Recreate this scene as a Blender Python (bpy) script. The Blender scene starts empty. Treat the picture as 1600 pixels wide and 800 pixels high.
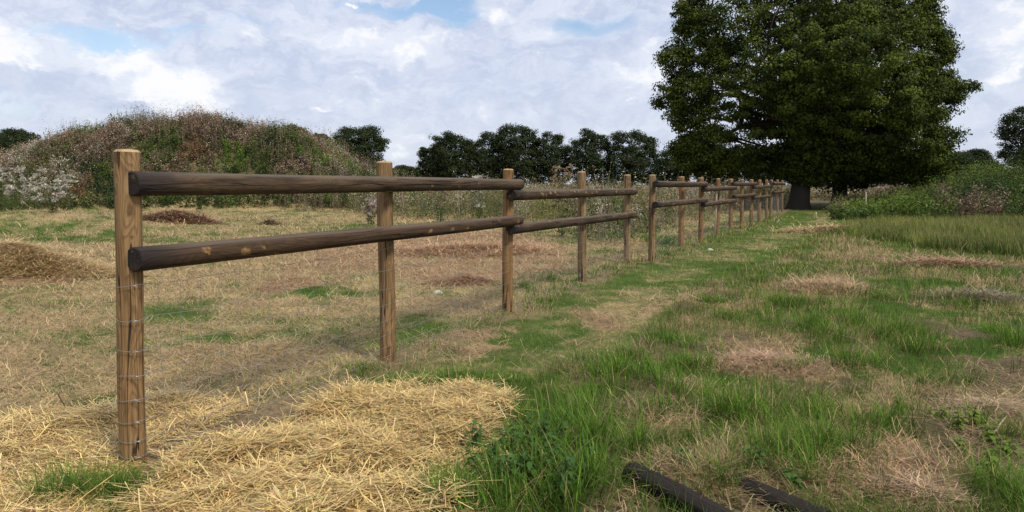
import bpy, math, random
import numpy as np
from mathutils import Vector, Matrix

rng = np.random.default_rng(7)
random.seed(7)
S = bpy.context.scene
COL = S.collection

# ------------------------------------------------------------------ camera
F = 1150.0
CAM_H = 1.5
TH = math.atan(112.0 / F)
cam = bpy.data.objects.new('camera', bpy.data.cameras.new('camera'))
COL.objects.link(cam)
cam.location = (0, 0, CAM_H)
cam.rotation_euler = (math.pi / 2 - TH, 0, 0)
cam.data.sensor_width = 36
cam.data.lens = 36 * F / 1600
cam.data.clip_start = 0.05
cam.data.clip_end = 6000
S.camera = cam

# ------------------------------------------------------------------ exposure
S.view_settings.view_transform = 'Standard'
S.view_settings.look = 'None'
S.view_settings.exposure = 0.3
S.view_settings.gamma = 1.0
S.view_settings.use_curve_mapping = False
S.cycles.max_bounces = 6
S.cycles.transparent_max_bounces = 4

# ------------------------------------------------------------------ world + sun
SUN_EL, SUN_AZ = math.radians(50), math.radians(138)     # azimuth from +Y towards +X
w = bpy.data.worlds.new('World'); S.world = w
w.use_nodes = True
nt = w.node_tree
for n in list(nt.nodes): nt.nodes.remove(n)
N = nt.nodes.new; Lk = nt.links.new

def wmath(op, a, b=None, clamp=False):
    m = N('ShaderNodeMath'); m.operation = op; m.use_clamp = clamp
    for i, v in enumerate((a, b)):
        if v is None: continue
        if isinstance(v, (int, float)): m.inputs[i].default_value = v
        else: Lk(v, m.inputs[i])
    return m.outputs[0]

def wvec(op, a, b):
    m = N('ShaderNodeVectorMath'); m.operation = op
    for i, v in enumerate((a, b)):
        if v is None: continue
        if isinstance(v, tuple): m.inputs[i].default_value = v
        else: Lk(v, m.inputs[i])
    return m

def wsmooth(v, lo, hi):
    m = N('ShaderNodeMapRange'); m.interpolation_type = 'SMOOTHSTEP'
    Lk(v, m.inputs[0]); m.inputs[1].default_value = lo; m.inputs[2].default_value = hi
    return m.outputs[0]

def wnoise(vec, scale, detail, rough, stretch, off=(0, 0, 0), dist=0.0):
    v = wvec('MULTIPLY', vec, stretch).outputs[0]
    v = wvec('ADD', v, off).outputs[0]
    n = N('ShaderNodeTexNoise'); n.inputs['Scale'].default_value = scale
    n.inputs['Detail'].default_value = detail; n.inputs['Roughness'].default_value = rough
    n.inputs['Distortion'].default_value = dist
    Lk(v, n.inputs['Vector'])
    return n

def wmix(f, a, b):
    m = N('ShaderNodeMix'); m.data_type = 'RGBA'
    if isinstance(f, float): m.inputs[0].default_value = f
    else: Lk(f, m.inputs[0])
    for i, v in ((6, a), (7, b)):
        if isinstance(v, tuple): m.inputs[i].default_value = v + (1,)
        else: Lk(v, m.inputs[i])
    return m.outputs[2]

tc = N('ShaderNodeTexCoord')
D = wvec('NORMALIZE', tc.outputs['Generated'], None).outputs[0]
sky = N('ShaderNodeTexSky'); sky.sky_type = 'NISHITA'; sky.sun_disc = False
sky.sun_elevation = SUN_EL; sky.sun_rotation = SUN_AZ
sky.air_density = 1.0; sky.dust_density = 1.2; sky.ozone_density = 1.2
bg_sky = N('ShaderNodeBackground'); bg_sky.inputs[1].default_value = 0.13
Lk(sky.outputs[0], bg_sky.inputs[0])

def cdir(px, py):
    u, v = (px - 800) / F, (400 - py) / F
    d = Vector((u, math.cos(TH) + v * math.sin(TH), -math.sin(TH) + v * math.cos(TH)))
    return tuple(d.normalized())

warpn = wnoise(D, 9.0, 5, 0.6, (1, 1, 1.6))
warp = wvec('SCALE', wvec('SUBTRACT', warpn.outputs['Color'], (0.5, 0.5, 0.5)).outputs[0], None)
warp.inputs['Scale'].default_value = 0.10
WD = wvec('ADD', D, warp.outputs[0]).outputs[0]

def blob(px, py, a, b, wt):
    d = wvec('SUBTRACT', WD, cdir(px, py)).outputs[0]
    d = wvec('MULTIPLY', d, (F / a, F / a, F / b)).outputs[0]
    l = N('ShaderNodeVectorMath'); l.operation = 'LENGTH'; Lk(d, l.inputs[0])
    s = wsmooth(l.outputs['Value'], 1.15, 0.0)
    return wmath('MULTIPLY', s, wt)

def blobs(lst):
    t = None
    for b in lst:
        o = blob(*b)
        t = o if t is None else wmath('ADD', t, o)
    return t

# heaps of sunlit cumulus, spread as directions round the whole sky
bright = blobs([(25, 76, 95, 44, .9), (175, 88, 70, 34, .75), (262, 118, 85, 38, .8), (320, 135, 70, 40, .6),
                (235, 150, 60, 20, .45), (355, 60, 50, 25, .5),
                (520, 52, 90, 32, .75), (625, 72, 90, 36, .9), (560, 125, 120, 60, .35), (790, 22, 60, 18, .8),
                (860, 55, 70, 22, .6), (1000, 118, 80, 55, .8), (300, 176, 34, 14, .6), (620, 225, 50, 45, .42),
                (660, 250, 60, 20, .35), (1590, 40, 60, 60, .85), (1580, 110, 60, 40, .45), (485, 180, 26, 8, .8), (540, 6, 22, 8, .8)])
gaps = blobs([(160, 58, 120, 34, 1.0), (320, 62, 90, 22, .6), (610, 10, 190, 18, .9), (700, 28, 90, 26, .8), (420, 45, 110, 22, .5),
              (60, 145, 110, 30, .25), (30, 175, 120, 40, .25), (1560, 210, 120, 70, .35), (1540, 130, 60, 50, .4), (920, 40, 90, 30, .45)])
nf = wnoise(WD, 19.0, 9, 0.62, (1, 1, 1.7), (3.1, 1.7, 0.4))
nm = wnoise(D, 3.2, 6, 0.55, (1, 1, 3.2), (5.3, 2.2, 7.4), 0.3)
ns = wnoise(WD, 26.0, 6, 0.6, (1, 1, 2.2), (1.2, 9.7, 2.4))
nf2 = wnoise(D, 52.0, 6, 0.6, (1, 1, 1.5), (2.2, 6.1, 3.3))
cum = wmath('ADD', bright, wmath('ADD', wmath('MULTIPLY', wmath('SUBTRACT', nf.outputs[0], 0.5), 3.3), wmath('MULTIPLY', wmath('SUBTRACT', nf2.outputs[0], 0.5), 0.9)))
cum_m = wsmooth(cum, 0.42, 0.98)
soft = wsmooth(wmath('ADD', wmath('MULTIPLY', bright, .55), wmath('SUBTRACT', nf.outputs[0], 0.12)), 0.3, 0.85)
veil = wmath('SUBTRACT', wmath('ADD', wmath('MULTIPLY', nm.outputs[0], 1.5), 0.16), wmath('MULTIPLY', gaps, .78))
veil_m = wsmooth(veil, 0.18, 0.72)
sepz = N('ShaderNodeSeparateXYZ'); Lk(D, sepz.inputs[0])
hz = wsmooth(sepz.outputs[2], 0.20, 0.0)
shade = wmix(wsmooth(ns.outputs[0], .35, .68), (0.57, 0.64, 0.82), (0.76, 0.81, 0.95))
shade = wmix(wmath('MULTIPLY', hz, .6), shade, (0.70, 0.75, 0.88))
shade = wmix(soft, shade, (0.88, 0.91, 1.0))
base_s = blobs([(250, 168, 150, 26, .9), (575, 118, 130, 30, .8), (70, 122, 90, 22, .6), (760, 95, 150, 40, .5), (860, 150, 200, 30, .45), (420, 150, 120, 30, .5), (980, 60, 90, 30, .5)])
nb_ = wnoise(WD, 34.0, 7, 0.65, (1, 1, 2.4), (8.2, 4.4, 1.9))
shade = wmix(wmath('MULTIPLY', base_s, wsmooth(nb_.outputs[0], .3, .65)), shade, (0.55, 0.61, 0.80))
ccol = wmix(cum_m, shade, (1.0, 1.0, 1.03))
bg_cl = N('ShaderNodeBackground'); bg_cl.inputs[1].default_value = 0.80
Lk(ccol, bg_cl.inputs[0])
cover = wmath('MAXIMUM', wmath('MULTIPLY', veil_m, 0.93), wmath('MAXIMUM', cum_m, wmath('MULTIPLY', hz, .75)))
ms = N('ShaderNodeMixShader')
Lk(cover, ms.inputs[0]); Lk(bg_sky.outputs[0], ms.inputs[1]); Lk(bg_cl.outputs[0], ms.inputs[2])
ow = N('ShaderNodeOutputWorld'); Lk(ms.outputs[0], ow.inputs[0])

sun = bpy.data.objects.new('sun', bpy.data.lights.new('sun', 'SUN'))
COL.objects.link(sun)
sun.data.energy = 3.1; sun.data.angle = math.radians(12); sun.data.color = (1.0, 0.92, 0.78)
sd = Vector((math.sin(SUN_AZ) * math.cos(SUN_EL), math.cos(SUN_AZ) * math.cos(SUN_EL), math.sin(SUN_EL)))
sun.rotation_euler = sd.to_track_quat('Z', 'Y').to_euler()

# ------------------------------------------------------------------ helpers
def up(px, py, z=0.0):
    """point of the picture -> place on the level z"""
    u, v = (px - 800) / F, (400 - py) / F
    d = np.array((u, math.cos(TH) + v * math.sin(TH), -math.sin(TH) + v * math.cos(TH)))
    t = (z - CAM_H) / d[2]
    return np.array((0, 0, CAM_H)) + d * t

def at_depth(px, py, y):
    u, v = (px - 800) / F, (400 - py) / F
    d = np.array((u, math.cos(TH) + v * math.sin(TH), -math.sin(TH) + v * math.cos(TH)))
    return np.array((0, 0, CAM_H)) + d * (y / d[1])

def tag(o, label=None, cat=None, group=None, kind=None):
    if label: o['label'] = label
    if cat: o['category'] = cat
    if group: o['group'] = group
    if kind: o['kind'] = kind
    return o

def empty(name, loc):
    o = bpy.data.objects.new(name, None); COL.objects.link(o); o.location = [float(c) for c in loc]
    o.empty_display_size = 0.2
    return o

def hash2(ix, iy, seed):
    h = (ix.astype(np.int64) * 374761393 + iy.astype(np.int64) * 668265263 + seed * 1442695041) & 0x7fffffff
    h = ((h ^ (h >> 13)) * 1274126177) & 0x7fffffff
    h = (h ^ (h >> 16))
    return (h & 0xffff) / 65535.0

def vnoise(x, y, seed=0):
    x = np.asarray(x, float); y = np.asarray(y, float)
    ix = np.floor(x); iy = np.floor(y); fx = x - ix; fy = y - iy
    fx = fx * fx * (3 - 2 * fx); fy = fy * fy * (3 - 2 * fy)
    a = hash2(ix, iy, seed); b = hash2(ix + 1, iy, seed); c = hash2(ix, iy + 1, seed); d = hash2(ix + 1, iy + 1, seed)
    return (a * (1 - fx) + b * fx) * (1 - fy) + (c * (1 - fx) + d * fx) * fy

def fbm(x, y, scale, seed=0, octv=4):
    r = 0; a = 1; s = 0; f = 1 / scale
    for k in range(octv):
        r = r + a * vnoise(np.asarray(x) * f + 13.7 * k, np.asarray(y) * f - 7.1 * k, seed + k); s += a; a *= .55; f *= 2.03
    return r / s

def sstep(v, lo, hi):
    t = np.clip((v - lo) / (hi - lo), 0, 1); return t * t * (3 - 2 * t)

def inpoly(x, y, poly):
    x = np.asarray(x); y = np.asarray(y); r = np.zeros(x.shape, bool); n = len(poly)
    for i in range(n):
        x0, y0 = poly[i]; x1, y1 = poly[(i + 1) % n]
        if y0 == y1: continue
        c = ((y0 > y) != (y1 > y)) & (x < (x1 - x0) * (y - y0) / (y1 - y0) + x0)
        r ^= c
    return r

def gpoly(pts):
    return [tuple(up(*p)[:2]) for p in pts]

def softpoly(x, y, poly, r):
    acc = 0.0
    for k in range(7):
        a = k * 0.9; q = r * (k / 6.0)
        acc = acc + inpoly(x + q * math.cos(a * 2.4), y + q * math.sin(a * 2.4), poly)
    return acc / 7.0

class Acc:
    """gathers vertices, faces and colours of one mesh"""
    def __init__(s): s.v = []; s.c = []; s.f = []; s.n = 0
    def add(s, v, f, c):
        s.v.append(v); s.c.append(c); s.f.append(f + s.n); s.n += len(v)
    def build(s, name, mat, parent=None, smooth=False, loc=(0, 0, 0)):
        me = bpy.data.meshes.new(name)
        v = np.concatenate(s.v).astype(np.float32) - np.array(loc, np.float32); c = np.concatenate(s.c).astype(np.float32)
        loops = np.concatenate([f.ravel() for f in s.f]).astype(np.int32)
        cnt = np.concatenate([np.full(len(f), f.shape[1]) for f in s.f]).astype(np.int32)
        st = np.concatenate(([0], np.cumsum(cnt)[:-1])).astype(np.int32)
        me.vertices.add(len(v)); me.vertices.foreach_set('co', v.ravel())
        me.loops.add(len(loops)); me.loops.foreach_set('vertex_index', loops)
        me.polygons.add(len(cnt)); me.polygons.foreach_set('loop_start', st)
        me.update(calc_edges=True)
        at = me.color_attributes.new('Col', 'FLOAT_COLOR', 'POINT')
        at.data.foreach_set('color', np.concatenate([c, np.ones((len(c), 1), np.float32)], 1).ravel())
        if smooth: me.polygons.foreach_set('use_smooth', np.ones(len(cnt), bool))
        me.materials.append(mat)
        o = bpy.data.objects.new(name, me); COL.objects.link(o)
        if parent is not None:
            o.parent = parent
        else: o.location = [float(q) for q in loc]
        return o

def ribbons(acc, P, az, L, W, th0, thb, col, segs=3, azb=None, taper=True, tipcol=None):
    n = len(P)
    if n == 0: return
    az = np.asarray(az, float); azb = np.zeros(n) if azb is None else azb
    pts = [P]; p = P.copy(); azs = [az]
    for k in range(segs):
        t = (k + .5) / segs
        th = th0 + thb * t; a = az + azb * t
        d = np.stack((np.sin(th) * np.cos(a), np.sin(th) * np.sin(a), np.cos(th)), 1)
        p = p + d * (L / segs)[:, None]; pts.append(p); azs.append(a)
    V = []; C = []
    for k in range(segs + 1):
        t = k / segs
        wd = W * ((1 - t ** 1.8) * (0.75 + .5 * min(t * 3, 1) * (1 - t)) if taper else 1.0) * .5
        a = azs[k]; side = np.stack((-np.sin(a), np.cos(a), np.zeros(n)), 1)
        cc = col if tipcol is None else col * (1 - t) + tipcol * t
        if k == segs and taper:
            V.append(pts[k]); C.append(cc)
        else:
            V.append(pts[k] - side * wd[:, None]); V.append(pts[k] + side * wd[:, None]); C += [cc, cc]
    m = len(V)
    v = np.stack(V, 1).reshape(-1, 3); c = np.stack(C, 1).reshape(-1, 3)
    b = np.arange(n)[:, None] * m
    q = []
    for k in range(segs - 1 if taper else segs):
        q.append(np.concatenate([b + 2 * k, b + 2 * k + 1, b + 2 * k + 3, b + 2 * k + 2], 1))
    if q: acc.add(v, np.concatenate(q), c)
    if taper:
        k = segs - 1
        acc.f.append(np.concatenate([b + 2 * k, b + 2 * k + 1, b + 2 * segs], 1) + acc.n - len(v))

def leaves(acc, P, nrm, size, col, aspect=.6, fold=.18):
    """small pointed leaf faces, folded a little along the middle"""
    n = len(P)
    if n == 0: return
    nrm = nrm / (np.linalg.norm(nrm, axis=1, keepdims=True) + 1e-9)
    r = rng.normal(size=(n, 3)); t = np.cross(nrm, r); t /= (np.linalg.norm(t, axis=1, keepdims=True) + 1e-9)
    b = np.cross(nrm, t); s = np.asarray(size)[:, None] if np.ndim(size) else np.full((n, 1), size)
    v0 = P - t * s * .5; v2 = P + t * s * .5
    v1 = P + b * s * .5 * aspect + nrm * s * fold + t * s * .05; v3 = P - b * s * .5 * aspect + nrm * s * fold + t * s * .05
    v = np.stack((v0, v1, v2, v3), 1).reshape(-1, 3)
    i = np.arange(n)[:, None] * 4
    f = np.concatenate((np.concatenate((i, i + 1, i + 2), 1), np.concatenate((i, i + 2, i + 3), 1)))
    acc.add(v, f, np.repeat(col, 4, 0))

def tube(acc, pts, rad, col, sides=8, cap=True):
    pts = np.asarray(pts, float); n = len(pts); rad = np.asarray(rad, float) * np.ones(n)
    tg = np.gradient(pts, axis=0); tg /= np.linalg.norm(tg, axis=1, keepdims=True) + 1e-9
    ref = np.array((0, 0, 1.0)) if abs(tg[0][2]) < .9 else np.array((1.0, 0, 0))
    V = []
    u = np.cross(tg[0], ref); u /= np.linalg.norm(u)
    for k in range(n):
        u = u - tg[k] * np.dot(u, tg[k]); u /= np.linalg.norm(u) + 1e-9
        w_ = np.cross(tg[k], u)
        a = np.arange(sides) * 2 * math.pi / sides
        V.append(pts[k] + rad[k] * (np.cos(a)[:, None] * u + np.sin(a)[:, None] * w_))
    v = np.concatenate(V); f = []
    j = np.arange(sides); j2 = (j + 1) % sides
    for k in range(n - 1):
        f.append(np.stack((k * sides + j, k * sides + j2, (k + 1) * sides + j2, (k + 1) * sides + j), 1))
    acc.add(v, np.concatenate(f), np.tile(np.array(col, float), (len(v), 1)))
    if cap:
        acc.f.append(np.stack([np.arange(sides)[::-1]]) + acc.n - len(v))
        acc.f.append(np.stack([np.arange(sides)]) + acc.n - sides)

# ------------------------------------------------------------------ materials
def new_mat(name):
    m = bpy.data.materials.new(name); m.use_nodes = True
    t = m.node_tree
    for n in list(t.nodes): t.nodes.remove(n)
    return m, t

def mnode(t, typ, **kw):
    n = t.nodes.new(typ)
    for k, v in kw.items():
        if k in n.inputs: n.inputs[k].default_value = v
        else: setattr(n, k, v)
    return n

def veg_mat(name, rough=.65, trans=.3, spec=.25):
    m, t = new_mat(name)
    a = mnode(t, 'ShaderNodeAttribute', attribute_name='Col')
    no = mnode(t, 'ShaderNodeTexNoise', Scale=14.0, Detail=3.0)
    g = mnode(t, 'ShaderNodeNewGeometry'); t.links.new(g.outputs['Position'], no.inputs['Vector'])
    mr = mnode(t, 'ShaderNodeMapRange'); mr.inputs[3].default_value = .72; mr.inputs[4].default_value = 1.28
    t.links.new(no.outputs[0], mr.inputs[0])
    mul = mnode(t, 'ShaderNodeVectorMath', operation='SCALE')
    t.links.new(a.outputs['Color'], mul.inputs[0]); t.links.new(mr.outputs[0], mul.inputs['Scale'])
    p = mnode(t, 'ShaderNodeBsdfPrincipled', Roughness=rough)
    p.inputs['Specular IOR Level'].default_value = spec
    t.links.new(mul.outputs[0], p.inputs['Base Color'])
    out = mnode(t, 'ShaderNodeOutputMaterial')
    if trans > 0:
        tr = mnode(t, 'ShaderNodeBsdfTranslucent'); mx = mnode(t, 'ShaderNodeMixShader'); mx.inputs[0].default_value = trans
        t.links.new(mul.outputs[0], tr.inputs[0]); t.links.new(p.outputs[0], mx.inputs[1]); t.links.new(tr.outputs[0], mx.inputs[2])
        t.links.new(mx.outputs[0], out.inputs[0])
    else: t.links.new(p.outputs[0], out.inputs[0])
    return m

M_grass = veg_mat('grass_blades', .65, .3, .08)
M_hay = veg_mat('dry_stalks', .6, .12, .3)
M_leaf = veg_mat('tree_leaves', .75, .25, .12)
M_weed = veg_mat('weed_leaves', .7, .25, .15)
M_bark = veg_mat('bark', .9, 0, .1)

def ground_mat():
    m, t = new_mat('ground_cover'); L = t.links.new
    a = mnode(t, 'ShaderNodeAttribute', attribute_name='Col')
    g = mnode(t, 'ShaderNodeNewGeometry')
    n1 = mnode(t, 'ShaderNodeTexNoise', Scale=24.0, Detail=8.0, Roughness=.7); L(g.outputs['Position'], n1.inputs[0])
    n2 = mnode(t, 'ShaderNodeTexNoise', Scale=1.8, Detail=6.0, Roughness=.65); L(g.outputs['Position'], n2.inputs[0])
    m1 = mnode(t, 'ShaderNodeMapRange'); L(n1.outputs[0], m1.inputs[0]); m1.inputs[1].default_value = .3; m1.inputs[2].default_value = .7
    m1.inputs[3].default_value = .45; m1.inputs[4].default_value = 1.5
    m2 = mnode(t, 'ShaderNodeMapRange'); L(n2.outputs[0], m2.inputs[0]); m2.inputs[1].default_value = .3; m2.inputs[2].default_value = .7
    m2.inputs[3].default_value = .75; m2.inputs[4].default_value = 1.25
    mm = mnode(t, 'ShaderNodeMath', operation='MULTIPLY'); L(m1.outputs[0], mm.inputs[0]); L(m2.outputs[0], mm.inputs[1])
    sc = mnode(t, 'ShaderNodeVectorMath', operation='SCALE'); L(a.outputs['Color'], sc.inputs[0]); L(mm.outputs[0], sc.inputs['Scale'])
    p = mnode(t, 'ShaderNodeBsdfPrincipled', Roughness=.95); p.inputs['Specular IOR Level'].default_value = .1
    L(sc.outputs[0], p.inputs['Base Color'])
    b = mnode(t, 'ShaderNodeBump', Strength=.8, Distance=.03); L(n1.outputs[0], b.inputs['Height']); L(b.outputs[0], p.inputs['Normal'])
    o = mnode(t, 'ShaderNodeOutputMaterial'); L(p.outputs[0], o.inputs[0])
    return m
M_ground = ground_mat()

def wood_mat(name, base, light, dark, orange, knot, rail=False, rough=.72, spec=.25):
    m, t = new_mat(name); L = t.links.new
    tc = mnode(t, 'ShaderNodeTexCoord'); oi = mnode(t, 'ShaderNodeObjectInfo')
    off = mnode(t, 'ShaderNodeVectorMath', operation='SCALE'); off.inputs[0].default_value = (13.1, 7.7, 31.3); L(oi.outputs['Random'], off.inputs['Scale'])
    base_v = mnode(t, 'ShaderNodeVectorMath', operation='ADD'); L(tc.outputs['Object'], base_v.inputs[0]); L(off.outputs[0], base_v.inputs[1])
    def st(v, s):
        x = mnode(t, 'ShaderNodeVectorMath', operation='MULTIPLY'); L(v, x.inputs[0]); x.inputs[1].default_value = s; return x.outputs[0]
    def noise(s, scale, det=4, rough=.6, dist=0):
        n = mnode(t, 'ShaderNodeTexNoise', Scale=scale, Detail=det, Roughness=rough, Distortion=dist)
        L(st(base_v.outputs[0], s), n.inputs[0]); return n.outputs[0]
    def rng_(v, a, b, c=0, d=1):
        r = mnode(t, 'ShaderNodeMapRange', interpolation_type='SMOOTHSTEP'); L(v, r.inputs[0])
        for i, q in enumerate((a, b, c, d)): r.inputs[i + 1].default_value = q
        return r.outputs[0]
    def mix(f, a, b):
        x = mnode(t, 'ShaderNodeMix', data_type='RGBA')
        if isinstance(f, float): x.inputs[0].default_value = f
        else: L(f, x.inputs[0])
        for i, q in ((6, a), (7, b)):
            if isinstance(q, tuple): x.inputs[i].default_value = q + (1,)
            else: L(q, x.inputs[i])
        return x.outputs[2]
    def mth(op, a, b):
        x = mnode(t, 'ShaderNodeMath', operation=op)
        for i, q in enumerate((a, b)):
            if isinstance(q, (int, float)): x.inputs[i].default_value = q
            else: L(q, x.inputs[i])
        return x.outputs[0]
    # flame grain: contour lines of a stretched noise
    low = noise((4.5, 4.5, .9), 1.6, 2, .5, .4)
    rings = mth('SINE', mth('MULTIPLY', low, 130.0), 0)
    grain = noise((60, 60, 2.2), 1.0, 5, .65)
    blotch = noise((8, 8, 1.6), 1.0, 4, .6)
    col = mix(rng_(blotch, .35, .65), base, light)
    col = mix(rng_(oi.outputs['Random'], .15, .9, 0, .8), col, orange)
    col = mix(mth('MULTIPLY', rng_(rings, -.2, 1.1), .5 if not rail else .3), col, dark)
    col = mix(mth('MULTIPLY', rng_(grain, .42, .68), .75), col, dark)
    # drying cracks: thin long lines
    cr = noise((16, 16, .5), 1.0, 2, .5, .15)
    crack = rng_(mth('ABSOLUTE', mth('SUBTRACT', cr, .5), 0), .016, .004)
    col = mix(mth('MULTIPLY', crack, .9), col, (.012, .008, .005))
    # knots
    vo = mnode(t, 'ShaderNodeTexVoronoi', Scale=1.0); wv = mnode(t, 'ShaderNodeTexNoise', Scale=22.0, Detail=3.0); L(base_v.outputs[0], wv.inputs[0])
    wv2 = mnode(t, 'ShaderNodeVectorMath', operation='SCALE'); L(wv.outputs['Color'], wv2.inputs[0]); wv2.inputs['Scale'].default_value = .55
    wv3 = mnode(t, 'ShaderNodeVectorMath', operation='ADD'); L(st(base_v.outputs[0], (14, 14, 7.0)), wv3.inputs[0]); L(wv2.outputs[0], wv3.inputs[1])
    L(wv3.outputs[0], vo.inputs['Vector'])
    kn = rng_(vo.outputs['Distance'], .34, .2)
    sel = rng_(vo.outputs['Color'], .60, .66)
    kn = mth('MULTIPLY', kn, sel)
    kc = mix(rng_(noise((50, 50, 50), 1.0, 3), .4, .6), knot, tuple(q * .45 for q in knot))
    col = mix(mth('MULTIPLY', kn, .75 if rail else .7), col, kc)
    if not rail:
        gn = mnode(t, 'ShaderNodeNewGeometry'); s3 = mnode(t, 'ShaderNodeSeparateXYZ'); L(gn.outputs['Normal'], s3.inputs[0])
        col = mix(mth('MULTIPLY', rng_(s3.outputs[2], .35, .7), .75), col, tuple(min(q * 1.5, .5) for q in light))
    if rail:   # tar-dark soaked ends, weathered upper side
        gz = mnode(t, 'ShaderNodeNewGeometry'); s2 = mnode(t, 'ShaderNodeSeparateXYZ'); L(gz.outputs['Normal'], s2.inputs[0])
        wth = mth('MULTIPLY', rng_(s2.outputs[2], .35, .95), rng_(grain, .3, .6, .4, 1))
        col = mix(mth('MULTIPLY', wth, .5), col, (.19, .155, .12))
        so = mnode(t, 'ShaderNodeSeparateXYZ'); L(tc.outputs['Object'], so.inputs[0])
        e = mth('MULTIPLY', rng_(mth('ADD', so.outputs[2], mth('MULTIPLY', blotch, .35)), .62, .2), rng_(blotch, .2, .6, .6, 1))
        col = mix(mth('MULTIPLY', e, .8), col, (.016, .015, .017))
    p = mnode(t, 'ShaderNodeBsdfPrincipled', Roughness=rough); p.inputs['Specular IOR Level'].default_value = spec
    L(col, p.inputs['Base Color'])
    hgt = mth('SUBTRACT', mth('ADD', mth('MULTIPLY', grain, .5), mth('MULTIPLY', rings, .08)), mth('MULTIPLY', crack, 1.5))
    b = mnode(t, 'ShaderNodeBump', Strength=.8, Distance=.006); L(hgt, b.inputs['Height']); L(b.outputs[0], p.inputs['Normal'])
    o = mnode(t, 'ShaderNodeOutputMaterial'); L(p.outputs[0], o.inputs[0])
    return m
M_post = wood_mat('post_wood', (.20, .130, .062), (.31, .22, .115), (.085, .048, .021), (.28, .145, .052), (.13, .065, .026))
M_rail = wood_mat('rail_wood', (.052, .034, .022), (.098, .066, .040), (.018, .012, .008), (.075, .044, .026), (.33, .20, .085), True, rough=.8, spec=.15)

def plain(name, c, rough=.6, metal=0, ns=30):
    m, t = new_mat(name); L = t.links.new
    tc = mnode(t, 'ShaderNodeTexCoord'); n = mnode(t, 'ShaderNodeTexNoise', Scale=float(ns), Detail=4.0); L(tc.outputs['Object'], n.inputs[0])
    x = mnode(t, 'ShaderNodeMix', data_type='RGBA'); L(n.outputs[0], x.inputs[0])
    x.inputs[6].default_value = tuple(q * .65 for q in c) + (1,); x.inputs[7].default_value = tuple(min(q * 1.3, 1) for q in c) + (1,)
    p = mnode(t, 'ShaderNodeBsdfPrincipled', Roughness=rough, Metallic=metal); L(x.outputs[2], p.inputs['Base Color'])
    b = mnode(t, 'ShaderNodeBump', Strength=.4, Distance=.01); L(n.outputs[0], b.inputs['Height']); L(b.outputs[0], p.inputs['Normal'])
    o = mnode(t, 'ShaderNodeOutputMaterial'); L(p.outputs[0], o.inputs[0])
    return m
M_wire = plain('galvanised_wire', (.34, .35, .36), .45, .7)
M_stone = plain('pale_stone', (.42, .38, .33), .9, 0, 12)
M_stake = plain('weathered_stake', (.35, .31, .22), .8, 0, 20)

# ------------------------------------------------------------------ fence layout
POSTS = [  # top x, top y, foot x, foot y in the picture
    (200, 234, 211, 733), (600, 252, 606, 567), (794, 264, 792, 491), (909, 268, 910, 443), (980, 273, 980, 413),
    (1019.5, 273, 1018, 411), (1065, 276, 1064, 388), (1096, 277.5, 1095, 379.5), (1122, 279, 1121, 368.5), (1142, 279.5, 1142, 362),
    (1159, 280, 1159, 358), (1174, 280.5, 1174, 353.5), (1187, 281, 1186, 348), (1198, 281, 1198, 343.5),
    (1205.5, 281, 1204.5, 342.5), (1215, 281, 1215, 335), (1222.5, 282, 1222, 332)]
feet = [up(a[2], a[3]) for a in POSTS]
tops = [at_depth(a[0], a[1], f[1]) for a, f in zip(POSTS, feet)]
fx = np.array([f[0] for f in feet]); fy = np.array([f[1] for f in feet])
o_ = np.argsort(fy); fxs, fys = fx[o_], fy[o_]
e0 = feet[0] + (feet[0] - feet[1]) * 4; e1 = feet[-1] + (feet[-1] - feet[8]) * 3
fxs = np.concatenate(([e0[0]], fxs, [e1[0]])); fys = np.concatenate(([e0[1]], fys, [e1[1]]))
def fence_x(y): return np.interp(y, fys, fxs)

# ------------------------------------------------------------------ zones of the ground
Z_straw_r = gpoly([(225, 830), (262, 752), (350, 705), (430, 668), (530, 630), (600, 604), (700, 612), (795, 628), (805, 655), (760, 690), (748, 730), (700, 790), (680, 850)])
Z_straw_l = gpoly([(-120, 668), (0, 664), (90, 650), (190, 634), (300, 630), (375, 636), (350, 655), (262, 690), (222, 722), (190, 750), (150, 850), (-250, 850)])
Z_hay = [gpoly(p) for p in (
    [(560, 372), (640, 356), (800, 362), (880, 380), (900, 410), (800, 440), (700, 452), (600, 430), (380, 470), (420, 430)],   # reddish swath behind fence
    [(-60, 385), (60, 385), (130, 405), (150, 440), (60, 455), (-100, 450)],
    [(225, 340), (270, 332), (310, 340), (320, 356), (270, 360), (222, 356)],
    [(1105, 535), (1200, 528), (1290, 562), (1290, 600), (1200, 610), (1120, 572)],
    [(1240, 440), (1300, 428), (1350, 450), (1320, 470), (1250, 468)],
    [(1430, 410), (1500, 405), (1510, 420), (1440, 420)],
    [(1330, 740), (1400, 720), (1500, 735), (1520, 800), (1380, 830), (1300, 800)],
    [(950, 640), (1050, 630), (1120, 680), (1060, 720), (960, 700)],
    [(890, 500), (1000, 485), (1060, 462), (1110, 452), (1090, 475), (1010, 505), (930, 525)],
    [(700, 545), (760, 520), (830, 495), (850, 505), (790, 540), (720, 570), (640, 590)],
    [(1540, 640), (1620, 600), (1680, 640), (1620, 690)])]
Z_sparse = gpoly([(1280, 560), (1420, 590), (1700, 560), (1850, 700), (1700, 800), (1500, 760), (1390, 690), (1290, 620)])
Z_sparse2 = gpoly([(950, 640), (1130, 600), (1180, 640), (1120, 700), (1300, 760), (1240, 840), (1000, 800), (1060, 720)])
Z_meadow = gpoly([(1345, 374), (1420, 381), (1500, 392), (1600, 406), (1800, 430), (1900, 355), (1600, 352), (1400, 352), (1352, 356)])
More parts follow.
